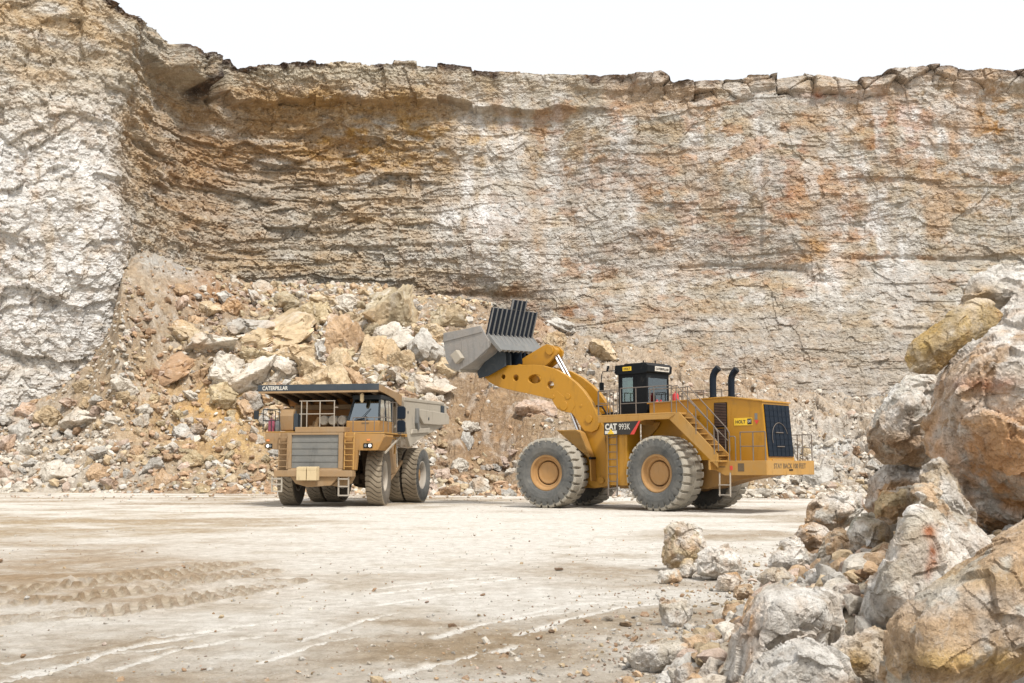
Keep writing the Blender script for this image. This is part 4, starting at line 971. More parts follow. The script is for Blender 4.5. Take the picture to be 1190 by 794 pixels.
PNT = {0: [(1150, 560, 110, 85, (.64, .38, .20), 1.15), (1140, 385, 90, 45, (.76, .73, .68), 1.1), (1150, 447, 50, 9, RD_, .7), (1130, 470, 40, 12, WH_, .6), (1105, 490, 14, 50, WH_, .5)],
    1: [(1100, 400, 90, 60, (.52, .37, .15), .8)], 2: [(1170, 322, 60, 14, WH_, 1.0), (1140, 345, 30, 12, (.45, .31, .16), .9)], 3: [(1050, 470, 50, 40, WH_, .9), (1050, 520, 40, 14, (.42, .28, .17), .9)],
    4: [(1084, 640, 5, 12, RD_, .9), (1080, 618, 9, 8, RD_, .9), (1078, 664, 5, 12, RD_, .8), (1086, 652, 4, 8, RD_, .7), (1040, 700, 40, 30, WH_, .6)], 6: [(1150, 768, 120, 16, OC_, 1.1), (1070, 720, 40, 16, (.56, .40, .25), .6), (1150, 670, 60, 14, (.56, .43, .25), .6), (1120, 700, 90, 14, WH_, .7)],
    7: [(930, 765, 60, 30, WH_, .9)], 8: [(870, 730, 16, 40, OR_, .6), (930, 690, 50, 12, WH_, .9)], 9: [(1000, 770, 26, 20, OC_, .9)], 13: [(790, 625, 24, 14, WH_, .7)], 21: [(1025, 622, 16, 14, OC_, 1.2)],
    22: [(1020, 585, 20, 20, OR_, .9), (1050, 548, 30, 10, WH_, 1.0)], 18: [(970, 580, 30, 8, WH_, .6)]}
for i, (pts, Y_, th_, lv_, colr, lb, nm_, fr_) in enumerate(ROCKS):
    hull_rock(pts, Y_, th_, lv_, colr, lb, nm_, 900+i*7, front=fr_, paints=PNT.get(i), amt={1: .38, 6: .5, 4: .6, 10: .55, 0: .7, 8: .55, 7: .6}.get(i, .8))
# ---------------------------------------------------------------- wheels
def tyre_mesh(name, Rr, W, rb, nl, depth, style, mats, nth=None):
    """tyre as one polar grid: inner bead, sidewall, tread with its grooves cut in, sidewall, bead"""
    hw = W/2
    if style == 'loader':
        prof = [(rb, -hw*.80), (rb+.04, -hw*.86), (rb+.15, -hw*.98), (rb+.32, -hw*1.03), (rb+.46, -hw*1.02), (rb+.56, -hw*1.0)]
        sh = [(Rr-.20, -hw*.995), (Rr-.12, -hw*.985), (Rr-.05, -hw*.95)]
    else:
        prof = [(rb, -hw*.78), (rb+.04, -hw*.84), (rb+.15, -hw*.97), (rb+.28, -hw*1.03), (rb+.40, -hw*1.03), (rb+.48, -hw*1.0)]
        sh = [(Rr-.14, -hw*.98), (Rr-.08, -hw*.965), (Rr-.035, -hw*.93)]
    ny = 27
    tr = [(Rr-.012*(2*abs(q)-0)**2*2, q*hw*2) for q in np.linspace(-.455, .455, ny)]
    P = prof+sh+tr+[(r, -y) for r, y in sh[::-1]]+[(r, -y) for r, y in prof[::-1]]
    P = np.array(P); nth = nth or nl*24
    th = np.arange(nth)*2*PI/nth
    r = P[:, 0][None, :].repeat(nth, 0); y = P[:, 1][None, :].repeat(nth, 0); T = th[:, None].repeat(len(P), 1)
    yn = y/hw
    if style == 'loader':
        ph = T*nl/(2*PI)+.5*(yn > 0)+.10*np.abs(yn)
        f = np.abs((ph % 1)-.5)*2
        gw = .17+.10*np.abs(yn)
        g = (1-sstep(gw, gw+.09, f))*sstep(.14, .26, np.abs(yn))
        g2 = (1-sstep(.015, .05, np.abs(yn)))*.6
        g = np.maximum(g, g2)
        amt = g*depth
    else:
        s_ = np.sign(yn)
        ph = T*nl/(2*PI)+.42*np.sin(yn*PI*.9)+.35*yn
        f = np.abs((ph % 1)-.5)*2
        gw = .12+.05*np.abs(yn)
        g = (1-sstep(gw, gw+.09, f))
        amt = g*depth
    fade = sstep(Rr-.34 if style == 'loader' else Rr-.24, Rr-.10, r)
    amt = amt*fade
    r2 = r-amt*np.clip((r-rb)/(Rr-rb), 0, 1); y2 = y-np.sign(y)*amt*.6*sstep(.9, .99, np.abs(yn))
    wob = .004*fbm(T*6, y*6, r*6, 3, 5); r2 = r2+wob
    r2 = np.where(np.abs(np.sin(T)+1) < .015, np.minimum(r2, Rr-.006), r2)
    X_ = r2*np.cos(T); Z_ = r2*np.sin(T)
    # flat where the tyre stands: no, the wheel meshes are shared and turned, the floor is soft instead
    V = np.stack([X_, y2, Z_], -1).reshape(-1, 3); n = len(P)
    i = np.arange(nth)[:, None]*n+np.arange(n-1)[None]; j = ((np.arange(nth)+1) % nth)[:, None]*n+np.arange(n-1)[None]
    F = np.stack([i, i+1, j+1, j], -1).reshape(-1, 4)
    me = np_mesh(name, V, F, None, False)
    for m in mats: me.materials.append(m)
    rr = r[:, :-1]*.5+r[:, 1:]*.5
    mi = (rr > Rr-.10).astype(np.int32).reshape(-1); me.polygons.foreach_set('material_index', mi)
    return me
def place(name, me, parent, loc, rz=0, ry=0):
    o = bpy.data.objects.new(name, me); C.objects.link(o); o.parent = parent; o.location = loc; o.rotation_euler = (0, ry, rz); return o
def rim_mesh(name, rb, hw, mats, style):
    """outer side is +y"""
    m = MB()
    if style == 'loader':
        pr = [(rb-.04, -hw*.8), (rb+.05, -hw*.82), (rb+.05, -hw*.78), (rb-.05, -hw*.7), (rb-.06, hw*.62), (rb+.055, hw*.74), (rb+.06, hw*.82), (rb+.02, hw*.86), (rb-.03, hw*.83), (rb-.05, hw*.70), (rb-.10, hw*.60),
              (rb-.16, hw*.58), (rb-.19, hw*.50), (rb-.20, hw*.12)]
        m.rev(pr, n=64)
        m.rev([(rb-.20, hw*.12), (.30, hw*.12)], n=64, m=1)
        m.rev([(.465, hw*.12), (.465, hw*.50), (.45, hw*.54), (.40, hw*.55), (.39, hw*.54), (.30, hw*.54), (0.004, hw*.545)], n=64)
        m.rev([(rb-.05, -hw*.6), (.2, -hw*.5), (0, -hw*.5)], n=40, m=1)
        for k in range(16):
            a = k*2*PI/16; m.tube([(.425*math.cos(a), hw*.5, .425*math.sin(a)), (.425*math.cos(a), hw*.57, .425*math.sin(a))], .015, 6)
    else:
        pr = [(rb-.03, -hw*.8), (rb+.04, -hw*.8), (rb-.03, -hw*.7), (rb-.04, hw*.6), (rb+.05, hw*.70), (rb+.05, hw*.79), (rb, hw*.82), (rb-.05, hw*.72), (rb-.09, hw*.45), (rb-.10, -hw*.05)]
        m.rev(pr, n=56)
        m.rev([(rb-.10, -hw*.05), (.36, -hw*.0), (.34, hw*.25), (.30, hw*.33), (.12, hw*.36), (.10, hw*.42), (0.004, hw*.42)], n=56, m=1)
        m.rev([(rb-.05, -hw*.6), (0, -hw*.5)], n=40, m=2)
        for k in range(12):
            a = k*2*PI/12; m.tube([(.45*math.cos(a), -.02, .45*math.sin(a)), (.45*math.cos(a), .05, .45*math.sin(a))], .022, 6, 1)
    ob = m.build(name, mats, None, smooth='auto'); me = ob.data; bpy.data.objects.remove(ob); return me
# ---------------------------------------------------------------- wheel loader
WL = bpy.data.objects.new('wheel_loader', None); C.objects.link(WL)
WL.location = (5.08, 46.68, 0); WL.rotation_euler = (0, 0, R(135))
tag(WL, 'yellow articulated wheel loader with raised slotted bucket, parked beside the dump truck', 'wheel loader')
AR = Matrix.Rotation(R(15), 4, 'Z') @ Matrix.Diagonal((.965, 1, 1, 1))
def rails(m, pts, z0, z1, r=.022, mid=True, posts=True):
    """hand rail over a run of floor points (x,y,z)"""
    top = [(p[0], p[1], p[2]+z1) for p in pts]; m.tube(top, r, 6)
    if mid: m.tube([(p[0], p[1], p[2]+(z0+z1)/2) for p in pts], r*.8, 6)
    if posts:
        for p in pts: m.tube([(p[0], p[1], p[2]+z0), (p[0], p[1], p[2]+z1)], r, 6)
# rear frame
m = MB(); m.prism([(-.1, .95), (-.1, 2.3), (-1.6, 2.4), (-7.2, 2.0), (-7.2, 1.45), (-5.6, 1.2), (-4.2, .85), (-1.0, .8)], -.62, .62)
m.box(-.28, .35, -.45, .45, .8, 1.1); m.box(-.28, .35, -.45, .45, 1.8, 2.2); m.build('rear_frame', M_YEL2, WL, .02)
m = MB(); m.tube([(-2.9, -1.6, 1.475), (-2.9, 1.6, 1.475)], .34, 20); m.tube([(-2.9, -1.2, 1.475), (-2.9, 1.2, 1.475)], .48, 20); m.box(-3.3, -2.5, -.5, .5, .95, 1.9)
m.build('rear_axle', M_UNDER, WL, smooth='auto')
# ladder towers
for sg in (1, -1):
    m = MB(); m.box(-.28, -1.36, sg*1.15, sg*2.0, .97, 3.45); m.box(-.40, -.44, sg*2.0, sg*2.03, 1.0, 3.0); m.box(-.86, -.90, sg*2.0, sg*2.03, 1.0, 3.0)
    m.box(-1.2, -1.24, sg*2.0, sg*2.012, 1.0, 3.0)
    m.build('side_tank', M_YEL, WL, .025)
    m = MB()
    for x in (-.42, -.88):
        m.tube([(x, sg*2.06, 3.0), (x, sg*2.06, 1.1)], .018, 6); m.tube([(x, sg*2.06, 1.25), (x, sg*2.08, .55)], .035, 6)
    for k in range(8): m.tube([(-.42, sg*2.07, 2.9-k*.295), (-.88, sg*2.07, 2.9-k*.295)], .018, 6)
    m.build('side_ladder', M_RAIL, WL)
# deck, fascia
m = MB()
m.box(.1, -3.85, -2.12, 2.12, 3.74, 3.82)
for sg in (1, -1):
    m.prism([(.05, 3.74), (.05, 3.52), (-.28, 3.5), (-2.1, 3.5), (-2.35, 3.56), (-3.55, 3.56), (-3.85, 3.74)], sg*2.05, sg*2.15)
    m.box(-1.9, -2.0, sg*.95, sg*2.05, 3.4, 3.72)
    m.prism([(-1.36, 2.2), (-1.36, 3.5), (-2.3, 3.5), (-2.2, 3.3), (-1.75, 2.9)], sg*1.0, sg*1.08)
m.prism([(.05, 3.52), (.05, 3.82), (.1, 3.82), (.1, 3.52)], -2.1, 2.1)
m.build('deck', M_YELD, WL, .015)
# model plate: black panel with the red slash, letters and the triangle
for sg in (1,):
    m = MB(); m.prism([(-.30, 3.0), (-.30, 3.5), (-2.18, 3.53), (-1.72, 3.0)], 2.155, 2.17)
    pl = m.build('model_panel', M_TXTK, WL)
    m = MB(); m.prism([(-1.66, 3.0), (-2.10, 3.53), (-2.185, 3.53), (-1.86, 3.0)], 2.16, 2.176); m.build('red_slash', M_DECR, pl)
    lettering('CAT', (-.36, 2.172, 3.20), (-1,0,0), (0,0,1), .62, .26, M_TXTW, pl, bold=.05)
    m = MB(); m.box(-.35, -.97, 2.171, 2.174, 3.04, 3.17); m.build('white_bar', M_TXTW, pl)
    m = MB(); m.prism([(-.48, 3.03), (-.66, 3.24), (-.84, 3.03)], 2.176, 2.184); m.build('yellow_triangle', M_DECY, pl)
    lettering('993K', (-1.08, 2.172, 3.20), (-1,0,0), (0,0,1), .58, .24, M_TXTW, pl, bold=.0)
# stairs
for sg in (1,):
    m = MB()
    for y in (2.08, 1.38):
        m.prism([(-3.55, 3.56), (-3.85, 3.82), (-4.0, 3.82), (-5.75, 2.20), (-5.75, 1.70)], y-.03, y+.03)
    for k in range(8):
        f = (k+.5)/8; x = -3.92-f*1.85; z = 3.72-f*1.68
        m.box(x-.13, x+.12, 1.41, 2.05, z-.03, z)
        m.box(x+.11, x+.13, 1.41, 2.05, z-.10, z)
    m.build('stairway', M_YELD, WL)
    m = MB()
    for y in (2.1, 1.36):
        m.tube([(-3.7, y, 4.82), (-3.95, y, 4.85), (-5.65, y, 3.2), (-5.78, y, 3.0), (-5.80, y, 2.3)], .022, 6)
        m.tube([(-3.9, y, 4.35), (-5.72, y, 2.7)], .018, 6)
        for f in (0, .5, .95): m.tube([(-3.9-f*1.8, y, 3.8-f*1.7), (-3.9-f*1.8, y, 4.85-f*1.65)], .02, 6)
    m.build('stair_rail', M_RAIL, WL)
# rear platform with its counterweight
m = MB(); m.prism([(-5.30, 1.62), (-5.30, 1.95), (-7.58, 1.95), (-7.58, 1.42), (-5.75, 1.40)], 1.62, 1.68)
m.prism([(-5.30, 1.62), (-5.30, 1.95), (-7.58, 1.95), (-7.58, 1.42), (-5.75, 1.40)], -1.68, -1.62)
m.box(-7.50, -7.58, -1.62, 1.62, 1.42, 1.95); m.box(-5.3, -7.5, -1.62, 1.62, 1.88, 1.93); m.box(-6.2, -7.5, -1.2, 1.2, 1.45, 1.88)
m.box(-5.34, -5.9, 1.68, 2.12, 1.90, 1.96); m.box(-5.34, -5.42, 1.68, 2.12, 1.6, 1.9)
rp = m.build('rear_platform', M_YELD, WL, .015)
lettering('STAY BACK 100 FEET', (-7.584, 1.20, 1.66), (0,-1,0), (0,0,1), 2.25, .19, M_TXTB, rp, bold=.01)
m = MB(); m.box(-7.584, -7.60, -.1, .15, 1.58, 1.63); m.build('slot', M_BLK, rp)
m = MB(); m.box(-6.35, -6.62, 1.681, 1.686, 1.55, 1.85); m.box(-6.39, -6.58, 1.6865, 1.688, 1.60, 1.80); mm = m.build('warning_sticker', [M_TXTB], rp)
m = MB(); m.box(-6.0, -6.12, 1.681, 1.686, 1.6, 1.76); m.build('red_sticker', M_DECR, rp)
m = MB(); m.box(-5.5, -5.8, 1.681, 1.686, 1.70, 1.73); m.build('black_sticker', M_TXTB, rp)
m = MB()
rails(m, [(-6.45, 1.64, 1.95), (-7.0, 1.64, 1.95), (-7.52, 1.64, 1.95)], 0, 1.05)
m.tube([(-5.98, 1.66, 1.7), (-5.98, 1.66, 2.8), (-6.03, 1.66, 2.85), (-6.20, 1.66, 2.85), (-6.25, 1.66, 2.8), (-6.25, 1.66, 1.9)], .022, 6)
rails(m, [(-7.52, -.95, 1.95), (-7.52, -1.64, 1.95), (-6.9, -1.64, 1.95), (-6.3, -1.64, 1.95)], 0, 1.0)
m.build('platform_rail', M_RAIL, WL)
m = MB()
for x in (-5.55, -6.02): m.tube([(x, 1.70, 1.5), (x-.02, 1.75, .62)], .03, 6)
for z in (1.05, .68): m.box(-5.55, -6.03, 1.70, 1.80, z-.02, z+.02)
m.build('rear_ladder', M_RAILW, WL)
# engine hood
HW = .95
m = MB(); m.prism([(-1.7, 2.0), (-1.7, 4.26), (-5.42, 4.36), (-6.98, 4.14), (-7.16, 1.95)], -HW, HW)
m.prism([(-1.6, 4.262), (-1.6, 4.31), (-5.42, 4.41), (-7.03, 4.19), (-7.03, 4.142), (-5.42, 4.362)], -HW-.05, HW+.05)
for x in (-3.9, -4.75, -5.62): m.box(x, x-.012, HW, HW+.006, 2.1, 4.2)
for z in (3.7, 3.62): m.box(-4.05, -4.2, HW, HW+.02, z, z+.02)
hood = m.build('engine_hood', M_YEL, WL, .02)
for sg in (1, -1):
    m = MB(); m.box(-4.86, -5.44, sg*(HW+.004), sg*(HW+.03), 3.22, 4.18, 1); m.box(-4.86, -5.44, sg*(HW+.004), sg*(HW+.03), 2.12, 3.18, 1)
    for k in range(34):
        z = 2.14+k*.06
        if 3.15 < z < 3.24: continue
        m.box(-4.89, -5.41, sg*(HW+.03), sg*(HW+.045), z, z+.03)
    m.build('air_louvre', [M_LOUV, M_BLK], hood)
# sign on the hood
m = MB(); m.box(-5.75, -6.55, HW+.004, HW+.012, 3.28, 3.56); sg_ = m.build('dealer_sign', M_DECY, hood)
lettering('HOLT', (-5.82, HW+.013, 3.35), (-1,0,0), (0,0,1), .44, .13, M_TXTK, sg_, bold=.02)
m = MB(); m.box(-6.34, -6.53, HW+.012, HW+.016, 3.31, 3.53); b_ = m.build('badge', M_TXTK, sg_)
lettering('CAT', (-6.36, HW+.017, 3.38), (-1,0,0), (0,0,1), .15, .10, M_TXTW, sg_, bold=.02)
m = MB(); m.box(-6.66, -6.78, HW+.004, HW+.01, 3.48, 3.72); m.build('grey_sticker', M_GREY, hood)
m = MB(); m.prism([(-6.64, 3.46), (-6.74, 3.30), (-6.84, 3.46)], HW+.004, HW+.01); m.build('red_sticker', M_DECR, hood)
# radiator grille in the sloping rear face
def rear(y, f, off=0): return (-6.98-.18*f-off, y, 4.14-2.19*f)
m = MB(); m.add([rear(-.86, .04, .005), rear(.86, .04, .005), rear(.86, .93, .005), rear(-.86, .93, .005), rear(-.86, .04, .05), rear(.86, .04, .05), rear(.86, .93, .05), rear(-.86, .93, .05)],
    [(0,1,2,3),(7,6,5,4),(0,4,5,1),(1,5,6,2),(2,6,7,3),(3,7,4,0)])
for k in range(1, 9): m.beam(rear(-.84, .04+k*.099, .055), rear(.84, .04+k*.099, .055), .012, .012, (0,0,1))
for k in range(1, 6): m.beam(rear(-.86+k*.287, .05, .058), rear(-.86+k*.287, .92, .058), .012, .012, (0,1,0))
gr = m.build('radiator_grille', M_GUARD, WL)
m = MB()
m.tube([rear(.02+.55*math.cos(a), .62-.27*math.sin(a), .075) for a in np.linspace(-.3, PI*.9, 16)], .012, 5)
m.tube([rear(.3, .52, .08), rear(-.2, .52, .08)], .02, 6); m.tube([rear(.3, .76, .08), rear(-.2, .76, .08)], .02, 6)
m.build('grille_hose', M_RAIL, gr)
# exhaust stacks
for y, x in ((.5, -4.50), (-.6, -4.62)):
    m = MB(); P = [(x, y, 4.38), (x, y, 5.12), (x-.03, y, 5.30), (x-.12, y, 5.45), (x-.27, y, 5.58)]
    m.tube(P, .135, 16); m.tube([(x, y, 4.36), (x, y, 4.45)], .17, 16); q = Vector(P[-1])
    m.tube([q+Vector((-.005,0,.005)), q+Vector((-.012,0,.011))], .12, 16, m=1)
    m.build('exhaust_stack', [M_GUARD, M_BLK], WL, smooth='auto')
# deck rails
m = MB()
for sg in (1, -1):
    rails(m, [(.05, sg*2.08, 3.82), (-.55, sg*2.08, 3.82), (-.95, sg*2.08, 3.82)], -.2, 1.0)
    rails(m, [(-1.1, sg*2.08, 3.82), (-1.9, sg*2.08, 3.82), (-2.8, sg*2.08, 3.82), (-3.65, sg*2.08, 3.82)], -.2, 1.05)
rails(m, [(.08, 2.08, 3.82), (.08, 1.5, 3.82), (.08, 1.1, 3.82)], 0, 1.0)
rails(m, [(.08, -2.08, 3.82), (.08, -1.5, 3.82), (.08, -1.1, 3.82)], 0, 1.0)
rails(m, [(-1.75, .98, 4.1), (-3.4, .98, 4.1)], .2, .75, mid=False)
rails(m, [(-1.75, -.98, 4.1), (-3.0, -.98, 4.1), (-3.9, -.98, 4.1)], .2, .75, mid=False)
m.build('deck_rail', M_RAIL, WL)
# cab
cx0, cx1, cy = .10, -1.42, .75
m = MB()
for x in (cx0, -.78, cx1):
    for sg in (1, -1):
        m.box(x, x-(.10 if x != cx1 else -.10), sg*cy, sg*(cy-.10), 3.84, 5.60)
m.box(cx0, cx1, -cy, cy, 3.83, 3.95)
for sg in (1, -1):
    m.box(cx0-.1, -.78, sg*cy, sg*(cy-.05), 3.95, 4.42); m.box(cx0-.1, -.78, sg*cy, sg*(cy-.05), 5.42, 5.6)
    m.box(cx0-.1, cx0-.2, sg*cy, sg*(cy-.05), 4.42, 5.42); m.box(-.68, -.78, sg*cy, sg*(cy-.05), 4.42, 5.42)
    m.box(-.88, cx1+.1, sg*cy, sg*(cy-.04), 3.95, 5.6)
m.box(cx1, cx1+.05, -cy+.1, cy-.1, 3.95, 4.25); m.box(cx1, cx1+.05, -cy+.1, cy-.1, 5.38, 5.6)
m.box(cx0, cx0-.05, -cy+.1, cy-.1, 3.95, 4.2); m.box(cx0, cx0-.05, -cy+.1, cy-.1, 5.45, 5.6)
m.prism([(.16, 5.56), (.24, 5.66), (.2, 5.96), (-1.44, 5.98), (-1.54, 5.88), (-1.52, 5.62), (-1.40, 5.56)], -.83, .83)
m.box(-.15, -1.3, -.65, .65, 5.98, 6.02); m.tube([(-.9, .3, 6.0), (-.9, .3, 6.14)], .03, 8); m.tube([(-1.1, -.25, 6.0), (-1.1, -.25, 6.16)], .03, 8)
cab = m.build('cab', M_BLK, WL, .025)
for sg in (1, -1):
    m = MB(); m.box(-.10, -.68, sg*(cy-.02), sg*(cy-.03), 4.42, 5.42); m.build('side_window', M_GLASS, cab)
m = MB(); m.box(cx1+.02, cx1+.03, -cy+.1, cy-.1, 4.25, 5.38); m.build('rear_window', M_GLASS, cab)
m = MB(); m.box(cx0-.02, cx0-.03, -cy+.1, cy-.1, 4.2, 5.45); m.build('windscreen', M_GLASS, cab)
m = MB(); m.box(-.95, -1.1, -.25, .3, 4.3, 5.05); m.box(-.5, -1.05, -.27, .32, 4.2, 4.4); m.box(-.98, -1.08, -.1, .15, 5.05, 5.28); m.box(-.0, -.2, -.3, .3, 3.95, 4.65); m.build('operator_seat', M_GREY, cab, .04)
m = MB(); m.box(-.22, -.68, .831, .84, 5.70, 5.87); s_ = m.build('roof_sign', M_DECY, cab)
lettering('HOLT', (-.28, .841, 5.74), (-1,0,0), (0,0,1), .34, .09, M_TXTK, s_, bold=.02)
m = MB(); m.hexa([(-1.52-.012, .35, 5.66), (-1.52-.012, -.62, 5.66), (-1.52-.022, -.62, 5.66), (-1.52-.022, .35, 5.66), (-1.536-.012, .35, 5.86), (-1.536-.012, -.62, 5.86), (-1.536-.022, -.62, 5.86), (-1.536-.022, .35, 5.86)])
s_ = m.build('rear_name_plate', M_TXTW, cab)
lettering('CATERPILLAR', (-1.560, .31, 5.71), (0,-1,0), (0,0,1), .88, .10, M_TXTK, s_, bold=.02)
m = MB(); m.tube([(.1, .85, 5.75), (.45, 1.05, 5.72), (.62, 1.15, 5.70), (.66, 1.17, 5.5), (.66, 1.17, 4.95)], .02, 6); m.tube([(.45, 1.05, 5.72), (.42, 1.0, 5.95)], .05, 8)
m.box(.62, .68, 1.06, 1.30, 4.85, 5.25); m.build('mirror', M_BLK, cab, .01)
m = MB(); m.tube([(.1, -.85, 5.7), (.55, -1.2, 5.68), (.6, -1.25, 4.95)], .02, 6); m.box(.57, .63, -1.4, -1.14, 4.85, 5.25); m.build('mirror', M_BLK, cab, .01)
# fire bottles behind the cab
for x, y, h in ((-1.78, .55, .55), (-1.78, .30, .55), (-2.0, -.42, .5)):
    m = MB(); m.rev([(0, 0), (.13, 0), (.135, .03), (.135, h-.1), (.09, h-.02), (.04, h), (.04, h+.06), (0, h+.06)], n=20)
    m.v = [(v[0]+x, v[2]+y, v[1]+(3.84 if y > 0 else 4.26)) for v in m.v]
    m.build('fire_bottle', M_RED, WL, smooth='auto')
# ---- front frame
m = MB(AR)
for sg in (1, -1):
    m.prism([(.72, .88), (.95, 3.3), (1.25, 4.0), (1.7, 4.2), (2.2, 3.7), (2.3, 2.4), (3.3, 2.1), (3.5, 1.5), (3.3, .95), (1.6, .80)], sg*.42, sg*.56)
m.box(.9, 3.3, -.42, .42, 1.0, 1.9); m.box(.2, 1.0, -.4, .4, 1.1, 1.8); m.box(1.0, 2.2, -.42, .42, 3.0, 3.5)
m.build('front_frame', M_YEL, WL, .02)
m = MB(AR)
m.prism([(.70, .92), (.95, 3.35), (1.3, 3.9), (1.9, 3.7), (2.0, 2.6), (1.75, 1.0), (1.4, .82)], .62, .80); m.prism([(.70, .92), (.95, 3.35), (1.3, 3.9), (1.9, 3.7), (2.0, 2.6), (1.75, 1.0), (1.4, .82)], -.80, -.62)
m.tube([(1.1, .80, 1.15), (1.1, .88, 1.15)], .15, 20); m.tube([(1.5, .80, 3.55), (1.5, .86, 3.55)], .14, 20)
m.build('loader_tower', M_YEL, WL, .02)
m = MB(AR); m.tube([(3.1, -1.6, 1.475), (3.1, 1.6, 1.475)], .34, 20); m.tube([(3.1, -1.1, 1.475), (3.1, 1.1, 1.475)], .48, 20); m.build('front_axle', M_UNDER, WL, smooth='auto')
for sg in (1, -1):   # mudguards
    m = MB(AR)
    P = [(3.0, 3.26), (2.1, 3.27), (1.88, 3.18), (1.62, 2.6), (1.40, 2.05), (1.36, 1.15)]
    Q = [(x-.045, z-.03) for x, z in P]
    m.prism(P+Q[::-1], sg*.86, sg*1.34)
    m.prism([(3.0, 3.24), (2.1, 3.25), (1.9, 3.16), (1.55, 2.2), (1.9, 2.5), (2.3, 2.9)], sg*.86, sg*.90)
    m.box(1.30, 1.42, sg*.9, sg*1.36, 2.02, 2.12, 1)
    m.build('mudguard', [M_YELD, M_BLK], WL)
# lift arms
armpts = [(7.12,6.02),(6.95,6.2),(6.6,6.2),(6.0,6.2),(5.1,6.17),(4.4,6.16),(3.9,6.1),(3.3,5.93),(2.72,5.62),(2.25,5.28),(1.88,4.93),(1.52,4.46),(1.27,4.0),(1.1,3.55),(1.22,3.28),(1.5,3.16),(1.85,3.22),(2.05,3.45),(2.24,3.72),
    (2.45,3.98),(2.72,4.06),(3.0,4.10),(3.22,4.22),(3.34,4.42),(3.40,4.60),(4.0,4.74),(4.6,4.88),(5.3,5.02),(5.89,5.16),(6.3,5.26),(6.7,5.45),(7.0,5.7),(7.13,5.88)]
holes = [(6.0,5.69,.11,.11),(5.33,5.62,.145,.145),(4.34,5.53,.34,.20),(3.53,5.24,.17,.17)]
arms = []
for sg in (1, -1):
    y0, y1 = (.62, .92) if sg > 0 else (-.92, -.62)
    a_ = outline_plate('lift_arm', armpts, holes, y0, y1, M_YEL, WL, AR); arms.append(a_)
    yo = sg*.92
    def boss(x, z, r, t_):
        mm = MB(AR); mm.tube([(x, yo, z), (x, yo+sg*t_, z)], r, 24); mm.build('pin_boss', M_YEL, a_, .01, smooth='auto')
    boss(2.85, 4.32, .20, .05); boss(3.42, 4.72, .10, .05); boss(2.65, 4.72, .13, .04); boss(1.62, 3.72, .17, .05); boss(2.0, 4.3, .06, .02); boss(6.95, 5.92, .15, .06)
    mm = MB(AR); mm.prism([(3.45, 4.60), (3.38, 4.92), (3.2, 4.98), (2.7, 4.6), (2.4, 4.55), (2.3, 4.3), (2.5, 4.0), (3.0, 4.1), (3.3, 4.35)], yo, yo+sg*.02); mm.build('pivot_plate', M_YEL, a_, .008)
m = MB(AR); m.tube([(4.6, -.62, 5.5), (4.6, .62, 5.5)], .26, 20); m.box(5.5, 6.1, -.62, .62, 5.3, 5.8); m.build('arm_cross_tube', M_YEL, WL, smooth='auto')
for sg in (1, -1):
    m = MB(AR); y = sg*.46
    m.tube([(1.75, y, 1.5), (2.28, y, 3.0)], .17, 18); m.tube([(2.26, y, 2.95), (2.34, y, 3.15)], .195, 18)
    c_ = m.build('lift_cylinder', M_YEL, WL, smooth='auto')
    m = MB(AR); m.tube([(2.28, y, 3.0), (2.85, y, 4.32)], .085, 16); m.build('piston_rod', M_CHROME, c_, smooth='auto')
# bell crank with two tilt rods
m = MB(AR)
lev = [(4.25, 7.02), (4.02, 7.10), (3.72, 7.02), (3.52, 6.82), (3.55, 6.62), (3.85, 6.30), (4.3, 6.0), (5.0, 5.75), (5.9, 5.9), (6.0, 6.12), (5.6, 6.36), (5.1, 6.62)]
m.prism(lev, .22, .38); m.prism(lev, -.38, -.22); m.tube([(3.85, -.45, 6.80), (3.85, .45, 6.80)], .2, 20); m.tube([(5.4, -.5, 6.1), (5.4, .5, 6.1)], .17, 20)
m.prism([(4.8, 6.45), (5.7, 6.05), (5.5, 5.8), (4.8, 6.1)], -.22, .22)
m.build('bell_crank', M_YEL, WL, .02)
for y in (.15, -.20):
    m = MB(AR); m.tube([(1.9, y, 3.7), (2.75, y, 5.0)], .15, 16); c_ = m.build('tilt_cylinder', M_YEL, WL, smooth='auto')
    m = MB(AR); m.tube([(2.75, y, 5.0), (3.86, y, 6.80)], .06, 14); m.build('piston_rod', M_CHROME, c_, smooth='auto')
m = MB(AR)
for y in (.5, -.5, .05): m.tube([(1.2, y, 3.9), (.7, y*.9, 4.0), (.3, y*.8, 3.5), (.1, y*.6, 2.6)], .035, 6)
m.tube([(1.5, .4, 4.3), (1.15, .55, 4.25), (.9, .6, 3.9), (.8, .6, 3.4)], .04, 6); m.build('hydraulic_hose', M_BLK, WL)
# headlights on the front frame
m = MB(AR)
for sg in (1, -1): pass
# ---- bucket (tipped forward)
M_BKT = paint('scraped_bucket_steel', (.24,.245,.245), .45, (.40,.34,.28), .5, .2, bump=.02)
BW = 1.86
SH = (.15, 0, .03); AR0 = AR; AR = AR @ Matrix.Translation(Vector((6.9, 0, 7.0))) @ Matrix.Rotation(R(-3.0), 4, 'X') @ Matrix.Rotation(R(-3), 4, 'Z') @ Matrix.Translation(Vector((-6.9, .22, -7.0)))
LIP = (7.62, 6.05); BK = (5.88, 7.00); TOP = (6.08, 7.62); FA = (8.38, 7.78)
m = MB(AR)
wr = [LIP, (6.75, 6.42), (6.1, 6.78), BK, (5.80, 7.2), (5.92, 7.5), TOP]; wi = [(7.66, 6.12), (6.80, 6.50), (6.18, 6.86), (5.98, 7.06), (5.90, 7.22), (5.99, 7.46), (6.14, 7.58)]
n = len(wr)
V = [(x, y, z) for y in (-BW, BW) for x, z in wr+wi]; N2 = 2*n
F = []
